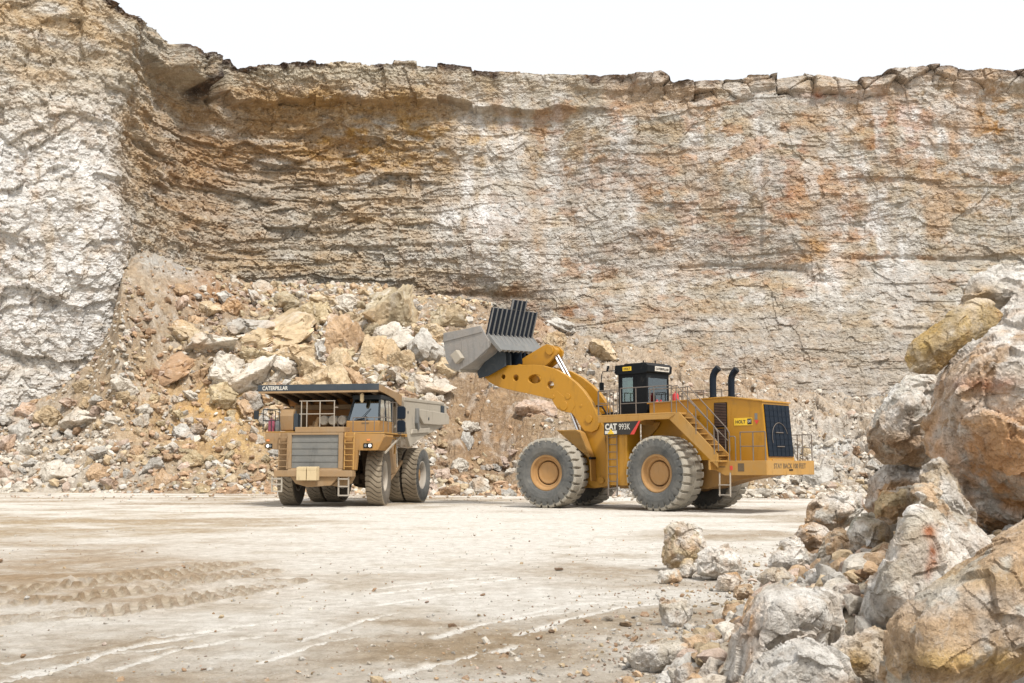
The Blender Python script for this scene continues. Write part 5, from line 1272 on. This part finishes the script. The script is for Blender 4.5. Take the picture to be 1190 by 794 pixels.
for i in range(n-1): F += [(i, i+1, i+1+N2, i+N2), (n+i, n+i+1+0, n+i+1+N2, n+i+N2)]
F += [(0, n, n+N2, N2), (n-1, 2*n-1, 2*n-1+N2, n-1+N2)]
for b0 in (0, N2): F += [tuple(b0+q for q in (i, i+1, n+i+1, n+i)) for i in range(n-1)]
m.add(V, F)
bk = m.build('bucket', M_BKT, WL, .012)
side = [LIP, (8.02, 6.22), (8.30, 6.62), (8.40, 7.38), FA, (7.4, 7.86), (6.3, 7.98), TOP, (5.86, 7.3), BK, (6.75, 6.42)]
for sg in (1, -1):
    m = MB(AR); m.prism(side, sg*BW, sg*(BW+.06)); m.prism([(8.40, 7.38), FA, (7.4, 7.86), (6.3, 7.98), (6.2, 7.7), (7.4, 7.52)], sg*(BW+.06), sg*(BW+.10))
    m.beam((7.35, sg*(BW+.07), 7.5), (7.30, sg*(BW+.07), 6.3), .05, .02, (0,1,0))
    m.build('side_plate', M_BKT, bk, .01)
m = MB(AR); m.prism([(7.5, 5.98), (8.10, 6.22), (8.12, 6.30), (7.5, 6.12)], -BW-.05, BW+.05); m.build('cutting_edge', M_BED, bk, .01)
for k in range(8):
    y = -1.75+k*3.5/7
    m = MB(AR); m.prism([(7.75, 6.0), (8.25, 6.22), (8.5, 6.42), (8.2, 6.38), (7.75, 6.25)], y-.09, y+.09); m.build('tooth', M_BED, bk, .01)
m = MB(AR); m.prism([(7.55, 6.35), (7.85, 6.75), (7.5, 6.98), (7.2, 6.6)], BW+.06, BW+.34); m.build('corner_shroud', M_BED, bk, .03)
M_SLAT = paint('scuffed_slat_edge', (.19,.19,.185), .3, (.34,.30,.26), .6)
# slotted spill guard: vertical slats with a bent foot
nb_ = 11
for k in range(nb_):
    y = BW-.04-k*(2*BW-.08)/(nb_-1)
    zt_ = 8.78 if not (4 <= k <= 7) else 9.22
    if k in (4, 7) : zt_ = 9.22
    m = MB(AR)
    m.prism([(5.24, 6.84), (5.34, 6.78), (5.96, 7.38), (6.14, 7.56), (6.06, 7.62), (5.90, 7.62)], y-.03, y+.03)
    gx = lambda z: 6.0-.36*(z-7.58)/1.2
    m.prism([(gx(7.58)+.02, 7.58), (gx(zt_)+.02, zt_), (gx(zt_)-.06, zt_-.02), (gx(7.58)-.06, 7.58)], y-.016, y+.016)
    m.build('guard_slat', M_SLAT, bk)
m = MB(AR)
m.prism([(gx(7.58)+.06, 7.6), (gx(7.58), 7.58), (gx(8.76), 8.74), (gx(8.76)+.06, 8.76)], -BW, BW)
m.prism([(gx(8.77)+.06, 8.775), (gx(8.77), 8.755), (gx(9.2), 9.18), (gx(9.2)+.06, 9.20)], BW-.04-7.0*.364, BW-.04-4*.364)
m.build('guard_plate', M_GUARD, bk)
m = MB(AR); m.prism([(5.25, 6.88), (5.32, 6.82), (5.95, 7.48), (5.88, 7.55)], -BW, BW); m.build('guard_foot', M_GREY, bk)
# hinge brackets on the back of the bucket
for y in (.98, .56, -.56, -.98):
    m = MB(AR); m.prism([(5.95, 6.95), (5.60, 6.75), (5.60, 6.2), (6.6, 5.80), (7.1, 5.72), (7.2, 6.0), (6.75, 6.42)], y-.04, y+.04); m.build('hinge_bracket', M_CAN, bk, .01)
for y in (.16, -.16):
    m = MB(AR); m.prism([(5.85, 7.1), (5.3, 6.9), (5.25, 6.3), (5.6, 6.1), (6.4, 6.5)], y-.04, y+.04); m.build('hinge_bracket', M_GUARD, bk, .01)
AR = AR0
# wheels
LT = tyre_mesh('loader_tyre', 1.475, 1.27, .735, 27, .095, 'loader', [M_TYRE, M_TREAD])
LR = rim_mesh('loader_rim', .70, .635, [M_RIM, M_UNDER], 'loader')
for cx, sg, fr in ((-2.9, 1, 0), (-2.9, -1, 0), (3.1, 1, 1), (3.1, -1, 1)):
    p = Vector((cx, sg*1.60, 1.462)); rz = 0 if sg > 0 else PI
    if fr: p = AR @ p; rz += R(15)
    wq = place('wheel', LR, WL, p, rz); tq = place('tyre', LT, wq, (0, 0, 0), 0, .4*sg+cx)
# ---------------------------------------------------------------- dump truck
TK = bpy.data.objects.new('dump_truck', None); C.objects.link(TK)
TK.location = (-7.9, 49.35, 0); TK.rotation_euler = (0, 0, R(-101.5))
tag(TK, 'dusty tan and orange quarry dump truck with long dark canopy and grey steel bed', 'dump truck')
# chassis
m = MB()
for sg in (1, -1): m.prism([(2.3, 1.35), (2.3, 1.75), (-.5, 1.9), (-3.5, 2.3), (-6.2, 2.2), (-6.3, 1.7), (-3.5, 1.5), (-.5, 1.15)], sg*.42, sg*.68)
for x in (2.0, .6, -1.2, -3.0, -6.0): m.box(x, x-.3, -.42, .42, 1.35, 1.75)
m.box(-.6, 1.9, -.40, .40, 1.0, 2.3); m.build('chassis', M_UNDER, TK, .02)
m = MB(); m.tube([(0, -1.8, 1.28), (0, 1.8, 1.28)], .16, 14); m.box(-.25, .25, -1.2, 1.2, .95, 1.35); m.build('front_axle', M_UNDER, TK, .02)
m = MB(); m.tube([(-4.57, -2.5, 1.30), (-4.57, 2.5, 1.30)], .38, 20); m.rev([(.05, -.75), (.5, -.65), (.62, 0), (.5, .65), (.05, .75)], (-4.57, 0, 1.25), 24); m.build('rear_axle', M_UNDER, TK, smooth='auto')
m = MB()
for sg in (1, -1):
    m = MB(); m.tube([(.0, sg*1.55, 1.2), (-.05, sg*1.35, 2.7)], .19, 16); m.build('suspension_strut', M_UNDER, TK, smooth='auto')
# lower front skirt and bumper
m = MB(); m.prism([(-1.10, 1.30), (1.10, 1.30), (.72, .92), (-.3, .85), (-.85, 1.0)], 2.15, 2.45, ax='x'); m.prism([(1.15, 1.3), (1.66, 1.32), (1.5, 1.0), (1.05, .85), (.72, .92)], 1.9, 2.25, ax='x')
m.build('skid_plate', M_TAN, TK, .02)
m = MB(); m.box(2.10, 2.56, -1.80, 1.72, 1.29, 1.56); m.prism([(2.1, 1.56), (2.56, 1.56), (2.45, 1.62), (2.1, 1.62)], -1.2, 1.25); m.build('bumper', M_TAN, TK, .025)
for y in (-.61, -.15):
    m = MB(); m.box(2.565, 2.95, y, y+.42, 1.14, 1.56); m.box(2.565, 2.68, y, y+.42, 1.56, 1.72); m.box(2.84, 2.95, y, y+.42, 1.56, 1.70); m.box(2.68, 2.84, y, y+.09, 1.56, 1.71); m.box(2.68, 2.84, y+.33, y+.42, 1.56, 1.71)
    m.tube([(2.76, y+.2, 1.5), (2.76, y+.2, 1.68)], .04, 8, 0); m.build('tow_block', M_CREAM, TK, .02)
# radiator
m = MB(); m.box(2.05, 2.48, -1.24, -1.06, 1.62, 3.16); m.box(2.05, 2.48, 1.06, 1.26, 1.62, 3.16); m.box(2.05, 2.48, -1.06, 1.06, 3.06, 3.16); m.box(2.05, 2.48, -1.06, 1.06, 1.562, 1.66)
m.build('radiator_frame', M_TAN, TK, .015)
m = MB(); m.box(2.30, 2.40, -1.06, 1.06, 1.66, 3.06)
for k in range(1, 5): m.box(2.40, 2.43, -1.06, 1.06, 1.66+k*.28-.012, 1.66+k*.28+.012)
for k in range(5):
    for j in range(44): m.box(2.40, 2.412, -1.05+j*.048, -1.05+j*.048+.012, 1.68+k*.28, 1.92+k*.28)
m.build('radiator_core', M_RAD, TK)
m = MB(); m.box(1.2, 2.46, -.92, 1.28, 3.17, 3.40); m.build('radiator_hood', M_TAN, TK, .02)
# front corner fenders
m = MB(); m.prism([(1.28, 3.12), (3.0, 3.10), (3.02, 2.95), (2.74, 2.40), (1.86, 2.40), (1.78, 1.57), (1.28, 1.57)], 2.05, 2.30, ax='x'); m.prism([(2.95, 3.1), (3.0, 3.0), (2.74, 2.4), (2.5, 2.42), (2.6, 3.1)], .9, 2.05, ax='x')
m.box(1.0, 2.05, 1.28, 1.36, 1.8, 3.1); m.build('front_fender', M_YEL2, TK, .02)
m = MB(); m.prism([(-1.25, 3.17), (-2.35, 3.17), (-2.35, 2.50), (-1.72, 2.44), (-1.66, 1.57), (-1.25, 1.57)], 2.05, 2.30, ax='x'); m.box(1.0, 2.05, -2.35, -2.28, 2.5, 3.15); m.build('front_fender', M_TAN, TK, .02)
for (ya, yb) in ((2.12, 2.52), (-2.30, -2.00)):
    m = MB(); m.box(2.30, 2.34, ya, yb, 2.50, 2.70, 0); yl = yb-.11 if ya > 0 else ya+.10
    h_ = m.build('headlight_box', M_BLK, TK, .01)
    m = MB(); m.rev([(.004, .05), (.045, .045), (.062, .025), (.068, 0)], n=20); m.v = [(2.34+v[1], yl+v[0], 2.60+v[2]) for v in m.v]; m.build('headlight', M_LAMP, h_, smooth='auto')
    m = MB(); m.tube([(2.34, ya+.10, 2.60), (2.36, ya+.10, 2.60)] if ya > 0 else [(2.34, yb-.08, 2.6), (2.36, yb-.08, 2.6)], .06, 16); m.build('dark_lamp', M_GREY, h_)
for y in (2.34, -2.2):
    m = MB(); m.box(2.30, 2.335, y-.07, y+.07, 2.80, 2.88); m.build('marker_light', M_DECR if False else paint('amber_lens', (.7,.22,.06), .1), TK, .008)
# front ladders
for ya, yb, mt in ((1.34, 1.74, M_YELD), (-1.62, -1.24, M_TAN)):
    m = MB()
    for y in (ya, yb): m.tube([(2.50, y, 1.60), (2.44, y, 3.05), (2.38, y, 3.15)], .028, 6)
    for k in range(6): m.box(2.40, 2.52, ya, yb, 1.72+k*.25-.015, 1.72+k*.25+.015)
    m.build('ladder', mt, TK)
for ya, yb, z0 in ((1.10, 1.54, .48), (-1.90, -1.46, .64)):
    m = MB()
    for y in (ya, yb): m.box(2.44, 2.50, y-.03, y+.03, z0, 1.29)
    for z in (z0+.03, (z0+1.29)/2, 1.2): m.box(2.42, 2.52, ya, yb, z-.03, z+.03)
    m.build('bumper_step', M_RAILW if ya > 0 else M_BED, TK, .006)
# deck
m = MB(); m.box(-1.15, 2.30, 1.0, 3.0, 3.115, 3.17); m.box(-.9, 2.30, -2.35, -1.0, 3.175, 3.22); m.box(-1.1, -.85, -2.35, 3.0, 3.05, 3.11); m.box(.2, 1.2, -1.2, 1.3, 3.15, 3.3)
m.tube([(1.6, 2.95, 2.95), (-.2, 2.75, 2.95), (-1.1, 2.4, 2.3)], .035, 8)
m.build('deck', M_YELD, TK, .01)
m = MB(); m.beam((1.75, 2.9, 2.3), (-.4, 2.9, 3.05), .05, .07); m.beam((-.4, 2.9, 3.0), (-1.1, 2.6, 2.75), .05, .07); m.build('deck_brace', M_BED, TK)
# grab rails
m = MB()
for y in (-.81, -.56, .04, .69): m.tube([(2.05, y, 3.40), (2.05, y, 4.53)], .024, 6)
m.tube([(2.05, -.9, 4.53), (2.05, .72, 4.53)], .024, 6); m.tube([(2.05, -.9, 3.97), (2.05, .72, 3.97)], .024, 6); m.tube([(2.05, .69, 4.25), (2.05, .86, 4.25)], .02, 6)
m.build('front_rail', M_RAILW, TK)
m = MB(); P = [(2.2, 1.35, 3.17), (2.2, 1.35, 3.75), (2.2, 2.0, 3.75), (2.2, 2.95, 3.75)]
for y in (1.6, 2.15, 2.55, 2.95): m.tube([(2.2, y, 3.17), (2.2, y, 3.80)], .02, 6)
m.tube([(2.2, 1.6, 3.80), (2.2, 2.95, 3.80), (1.2, 2.97, 3.80)], .02, 6); m.tube([(2.2, 1.6, 3.2), (2.2, 2.9, 3.2)], .02, 6)
for x in (1.6, 1.0, .4): m.tube([(x, 2.97, 3.17), (x, 2.97, 4.5)], .02, 6)
m.tube([(2.2, 2.95, 3.8), (2.0, 2.97, 4.4), (1.0, 2.97, 4.5), (.4, 2.97, 4.5)], .02, 6)
m.tube([(2.15, .95, 3.15), (2.15, .9, 3.55), (2.15, 1.05, 3.9), (2.15, 1.15, 3.5), (2.15, 1.12, 3.18)], .015, 6)
m.build('side_rail', M_RAIL, TK)
m = MB()
for y in (-2.5, -2.1, -1.75): m.tube([(2.2, y, 3.2), (2.2, y, 4.18)], .02, 6)
for z in (4.18, 3.7): m.tube([(.9, -2.5, z), (2.2, -2.5, z), (2.2, -1.75, z)], .02, 6)
m.tube([(1.5, -2.5, 3.2), (1.5, -2.5, 4.18)], .02, 6); m.tube([(.9, -2.5, 3.2), (.9, -2.5, 4.18)], .02, 6)
m.build('side_rail', M_DARK, TK)
m = MB(); m.tube([(2.2, -2.5, 4.0), (2.3, -2.75, 4.0)], .02, 6); m.box(2.28, 2.34, -2.88, -2.66, 3.75, 4.12); m.build('mirror', M_DARK, TK, .01)
for y, r_, h, mt in ((-2.22, .14, .55, M_PINK), (-1.93, .12, .50, M_GREY)):
    m = MB(); m.rev([(.004, 0), (r_, 0), (r_+.01, .03), (r_, h-.1), (r_*.6, h-.02), (.03, h), (.03, h+.07), (.004, h+.07)], n=20); m.v = [(v[0]+1.95, v[2]+y, v[1]+3.225) for v in m.v]
    m.build('pressure_bottle', mt, TK, smooth='auto')
# air box and cleaners under the canopy
m = MB(); m.prism([(1.9, 3.25), (2.0, 3.9), (1.9, 4.15), (1.5, 4.28), (.3, 4.28), (.2, 3.25)], -1.85, -1.22); m.build('air_box', M_TAN, TK, .06)
m = MB(); m.box(1.6, 1.95, -1.2, -1.02, 3.3, 4.0); m.tube([(1.95, -1.1, 3.3), (1.95, -1.1, 4.1)], .03, 6); m.build('electric_cabinet', M_CAN, TK, .02)
for y in (-.05, .36, .79):
    m = MB(); m.tube([(-.1, y, 3.72), (1.35, y, 3.72)], .215, 24); m.tube([(1.35, y, 3.72), (1.39, y, 3.72)], .19, 24); m.build('air_cleaner', M_BED, TK, .01, smooth='auto')
m = MB(); m.tube([(1.3, -.45, 3.3), (1.3, -.4, 3.6), (1.25, -.3, 3.85)], .1, 10); m.tube([(1.2, -.6, 3.3), (1.2, -.55, 3.7)], .06, 10); m.box(.9, 1.3, -.75, -.3, 3.3, 3.5); m.build('intake_pipe', M_TAN, TK)
# cab
m = MB()
m.prism([(1.72, 3.17), (1.74, 3.66), (1.70, 3.68), (-.25, 3.68), (-.25, 3.17)], 1.12, 2.62)
cab = m.build('cab', M_YEL2, TK, .03)
m = MB()
def ws(f, y, off=0): return (1.68-.28*f+off, y, 3.68+1.02*f)
for ya, yb in ((1.16, 1.38), (2.60, 2.50)):
    pass
m.beam(ws(0, 1.18), ws(1, 1.38), .08, .08, (1,0,0)); m.beam(ws(0, 2.58), ws(1, 2.52), .08, .08, (1,0,0)); m.beam((-.2, 1.18, 3.68), (-.2, 1.38, 4.7), .08, .08, (1,0,0)); m.beam((-.2, 2.58, 3.68), (-.2, 2.52, 4.7), .10, .10, (1,0,0)); m.beam((.75, 2.58, 3.68), (.75, 2.52, 4.7), .08, .08, (1,0,0))
m.prism([(1.50, 4.62), (1.48, 4.80), (-.3, 4.80), (-.3, 4.62)], 1.30, 2.62); m.box(-.24, -.2, 1.2, 2.55, 3.68, 4.65)
m.build('cab_frame', M_DARK, cab, .02)
m = MB(); m.add([ws(0.01, 1.2, -.02), ws(0.01, 2.56, -.02), ws(.95, 2.5, -.02), ws(.95, 1.4, -.02)], [(0,1,2,3)]); m.build('windscreen', M_GLASSD, cab)
m = MB(); m.add([(1.62, 2.585, 3.7), (.8, 2.585, 3.7), (.8, 2.53, 4.62), (1.4, 2.53, 4.62)], [(0,1,2,3)]); m.build('side_window', M_GLASS, cab)
m = MB(); m.add([(.7, 2.585, 3.7), (-.15, 2.585, 3.7), (-.15, 2.53, 4.62), (.7, 2.53, 4.62)], [(0,1,2,3)]); m.build('side_window', M_GLASS, cab)
m = MB(); m.add([(1.62, 1.19, 3.7), (-.15, 1.19, 3.7), (-.15, 1.37, 4.62), (1.4, 1.37, 4.62)], [(0,1,2,3)]); m.build('side_window', M_GLASSD, cab)
m = MB(); m.beam((1.72, 1.75, 3.75), (1.56, 2.15, 4.22), .02, .02); m.beam((1.72, 1.55, 3.78), (1.70, 2.05, 3.86), .02, .03); m.beam((1.72, 1.5, 3.72), (1.72, 2.1, 3.72), .03, .03); m.build('wiper', M_BLK, cab)
m = MB(); m.box(.3, .45, 1.6, 2.1, 3.7, 4.35); m.box(.3, .85, 1.6, 2.1, 3.68, 3.85); m.box(1.2, 1.55, 1.3, 2.5, 3.68, 3.85); m.build('operator_seat', M_DARK, cab, .04)
m = MB(); m.box(1.745, 1.75, 1.82, 2.15, 3.55, 3.60); m.build('door_plate', M_TXTB, cab)
# stacked mirrors / lamp boxes at the rear of the deck
for z0, z1 in ((3.80, 4.36), (3.22, 3.74)):
    m = MB(); m.prism([(2.98, z0), (3.30, z0), (3.34, z0+.08), (3.34, z1-.1), (3.26, z1), (3.02, z1), (2.96, z1-.08), (2.96, z0+.06)], .25, .36, ax='x'); m.build('mirror', M_GUARD, TK, .02)
m = MB(); m.tube([(.3, 3.14, 3.1), (.3, 3.14, 4.4)], .02, 6); m.tube([(.3, 2.9, 3.15), (.3, 3.14, 3.15)], .02, 6); m.build('mirror_post', M_RAIL, TK)
# hydraulic tank and struts on the side
m = MB(); m.box(-1.1, -2.3, 1.35, 2.15, 1.35, 2.75); m.build('hydraulic_tank', M_TAN, TK, .10, seg=3)
m = MB(); m.beam((-.95, 2.0, .95), (-.95, 2.0, 2.95), .18, .16, (1,0,0)); m.beam((-1.05, 2.05, .95), (-3.3, 2.05, 1.95), .16, .18); m.beam((-1.0, 2.05, 1.95), (-2.6, 2.05, 1.75), .12, .14); m.build('side_frame', M_TAN, TK, .02)
m = MB(); m.tube([(-1.0, 1.0, 1.3), (-.9, 1.0, 3.6)], .17, 14); m.build('hoist_cylinder', M_UNDER, TK, smooth='auto')
m = MB(); m.tube([(-1.0, -1.0, 1.3), (-.9, -1.0, 3.6)], .17, 14); m.build('hoist_cylinder', M_UNDER, TK, smooth='auto')
m = MB(); m.tube([(-.4, 2.7, 3.0), (-.5, 2.72, 2.2), (-.45, 2.75, 1.7)], .018, 6); m.tube([(-.5, 2.75, 3.0), (-.42, 2.72, 2.3)], .015, 6); m.build('hose', M_BED, TK)
m = MB(); m.prism([(-1.15, .5), (-1.15, 1.25), (-1.9, 1.25), (-1.7, .6)], 1.4, 1.9); m.build('lower_tank', M_UNDER, TK, .05)
# dump body: floor, front wall, canopy, sides
BYW = 2.78
def body_side(y0, y1):
    mm = MB(); mm.prism([(-1.25, 4.70), (-8.2, 4.88), (-8.8, 4.88), (-8.9, 3.98), (-6.9, 3.55), (-3.9, 3.05), (-2.35, 2.62), (-1.85, 3.10), (-1.65, 3.5)], y0, y1); return mm
bd = MB()
bd.prism([(-1.65, 3.5), (-2.0, 2.95), (-8.9, 3.92), (-8.9, 4.04), (-2.05, 3.1), (-1.7, 3.6)], -2.6, 2.6)       # floor
bd.prism([(-1.25, 4.75), (-1.9, 3.1), (-2.0, 3.15), (-1.4, 4.75)], -2.6, 2.6)                                  # front wall
body = bd.build('dump_body', M_BED, TK, .015)
for sg in (1, -1):
    mm = body_side(sg*2.62, sg*BYW); mm.build('body_side', M_BED, body, .02)
    mm = MB(); mm.prism([(-3.3, 4.32), (-3.42, 4.42), (-8.5, 4.44), (-8.85, 4.30), (-8.85, 3.90), (-6.9, 3.78), (-4.1, 3.74), (-3.3, 4.12)], sg*BYW, sg*(BYW+.14)); mm.build('side_rib', M_BED, body, .03)
    mm = MB(); mm.prism([(-3.05, 4.45), (-3.28, 4.45), (-3.28, 3.70), (-3.4, 3.5), (-3.2, 3.4), (-3.0, 3.75)], sg*BYW, sg*(BYW+.16)); mm.build('side_rib', M_GREY if sg > 0 else M_BED, body, .03)
    mm = MB(); mm.prism([(-2.4, 3.42), (-5.4, 3.60), (-5.3, 3.36), (-2.3, 3.22)], sg*BYW, sg*(BYW+.08)); mm.build('side_rib', M_BED, body, .02)
    mm = MB(); mm.box(-7.6, -7.95, sg*(BYW), sg*(BYW+.12), 4.36, 4.80); mm.build('side_rib', M_CAN if sg > 0 else M_BED, body, .02)
    mm = MB(); mm.prism([(-1.3, 4.86), (-1.3, 4.70), (-8.2, 4.86), (-8.2, 5.0)], sg*2.56, sg*(BYW+.03)); mm.build('top_rail', M_BED, body, .02)
mm = MB(); mm.tube([(-4.9, BYW+.145, 4.02), (-4.9, BYW+.16, 4.02)], .08, 14); mm.tube([(-1.9, BYW, 4.2), (-1.9, BYW+.015, 4.2)], .07, 14); mm.build('side_ring', M_CAN, body)
# canopy
m = MB()
m.prism([(2.02, 4.98), (2.02, 5.22), (-1.30, 4.93), (-1.30, 4.72)], -2.72, 2.62)
can = m.build('canopy', M_TAN, body, .012)
m = MB(); m.box(2.03, 2.09, -2.84, 2.68, 4.97, 5.25); m.build('canopy_board', M_CAN, can, .01)
m = MB(); m.box(2.03, 2.12, -2.80, 2.66, 4.88, 4.965); m.build('canopy_lip', M_TAN, can, .01)
lettering('CATERPILLAR', (2.095, -2.62, 5.02), (0,1,0), (0,0,1), 1.18, .17, M_TXTW, can, bold=.02)
for k in range(9):
    y = -2.45+k*.6
    m = MB(); m.prism([(1.98, 4.86), (1.98, 4.975), (-1.2, 4.71), (-1.2, 4.42), (-.3, 4.5)], y-.04, y+.04); m.build('canopy_rib', M_UNDER, can)
for sg, yy_ in ((1, 2.62), (-1, -2.72)):
    m = MB(); m.prism([(2.0, 4.95), (2.02, 5.24), (-1.30, 4.95), (-1.45, 4.42), (-.9, 4.50), (-.2, 4.72), (.9, 4.85)], yy_, yy_+sg*.05); m.build('canopy_side', M_TAN, can, .01)
m = MB(); m.box(-.55, -.45, -2.2, 1.15, 3.5, 4.72); m.prism([(-.45, 4.45), (-.1, 4.75), (-.45, 4.78)], -2.4, 2.4); m.build('body_front_wall', M_ORG, body, .01)
m = MB(); m.box(-.3, -.42, -2.1, 1.12, 4.28, 4.50); m.build('cross_beam', M_TAN, body, .02)
m = MB(); m.tube([(1.85, 1.86, 4.86), (1.85, 1.86, 4.78)], .05, 12); m.tube([(1.85, 1.86, 4.80), (1.85, 1.86, 4.52)], .085, 14); m.tube([(1.85, 1.86, 4.53), (1.85, 1.86, 4.46)], .06, 12); m.build('beacon', M_CREAM, TK, smooth='auto')
# wheels
TT = tyre_mesh('truck_tyre', 1.31, .74, .66, 34, .06, 'truck', [M_TYRET, M_TREADT])
TT2 = TT.copy(); TT2.name = 'truck_tyre_dark'; TT2.materials[0] = M_TYRE
TR_ = rim_mesh('truck_rim', .64, .37, [M_RIMT, M_RIM, M_UNDER], 'truck')
for x, y, rz, st, tm in ((0, 2.03, 0, R(8), TT), (0, -2.03, PI, R(8), TT), (-4.57, 2.42, 0, 0, TT2), (-4.57, 1.60, 0, 0, TT), (-4.57, -2.42, PI, 0, TT), (-4.57, -1.60, PI, 0, TT)):
    wq = place('wheel', TR_, TK, (x, y, 1.298), rz+st); tq = place('tyre', tm, wq, (0, 0, 0), 0, x*.3+y)
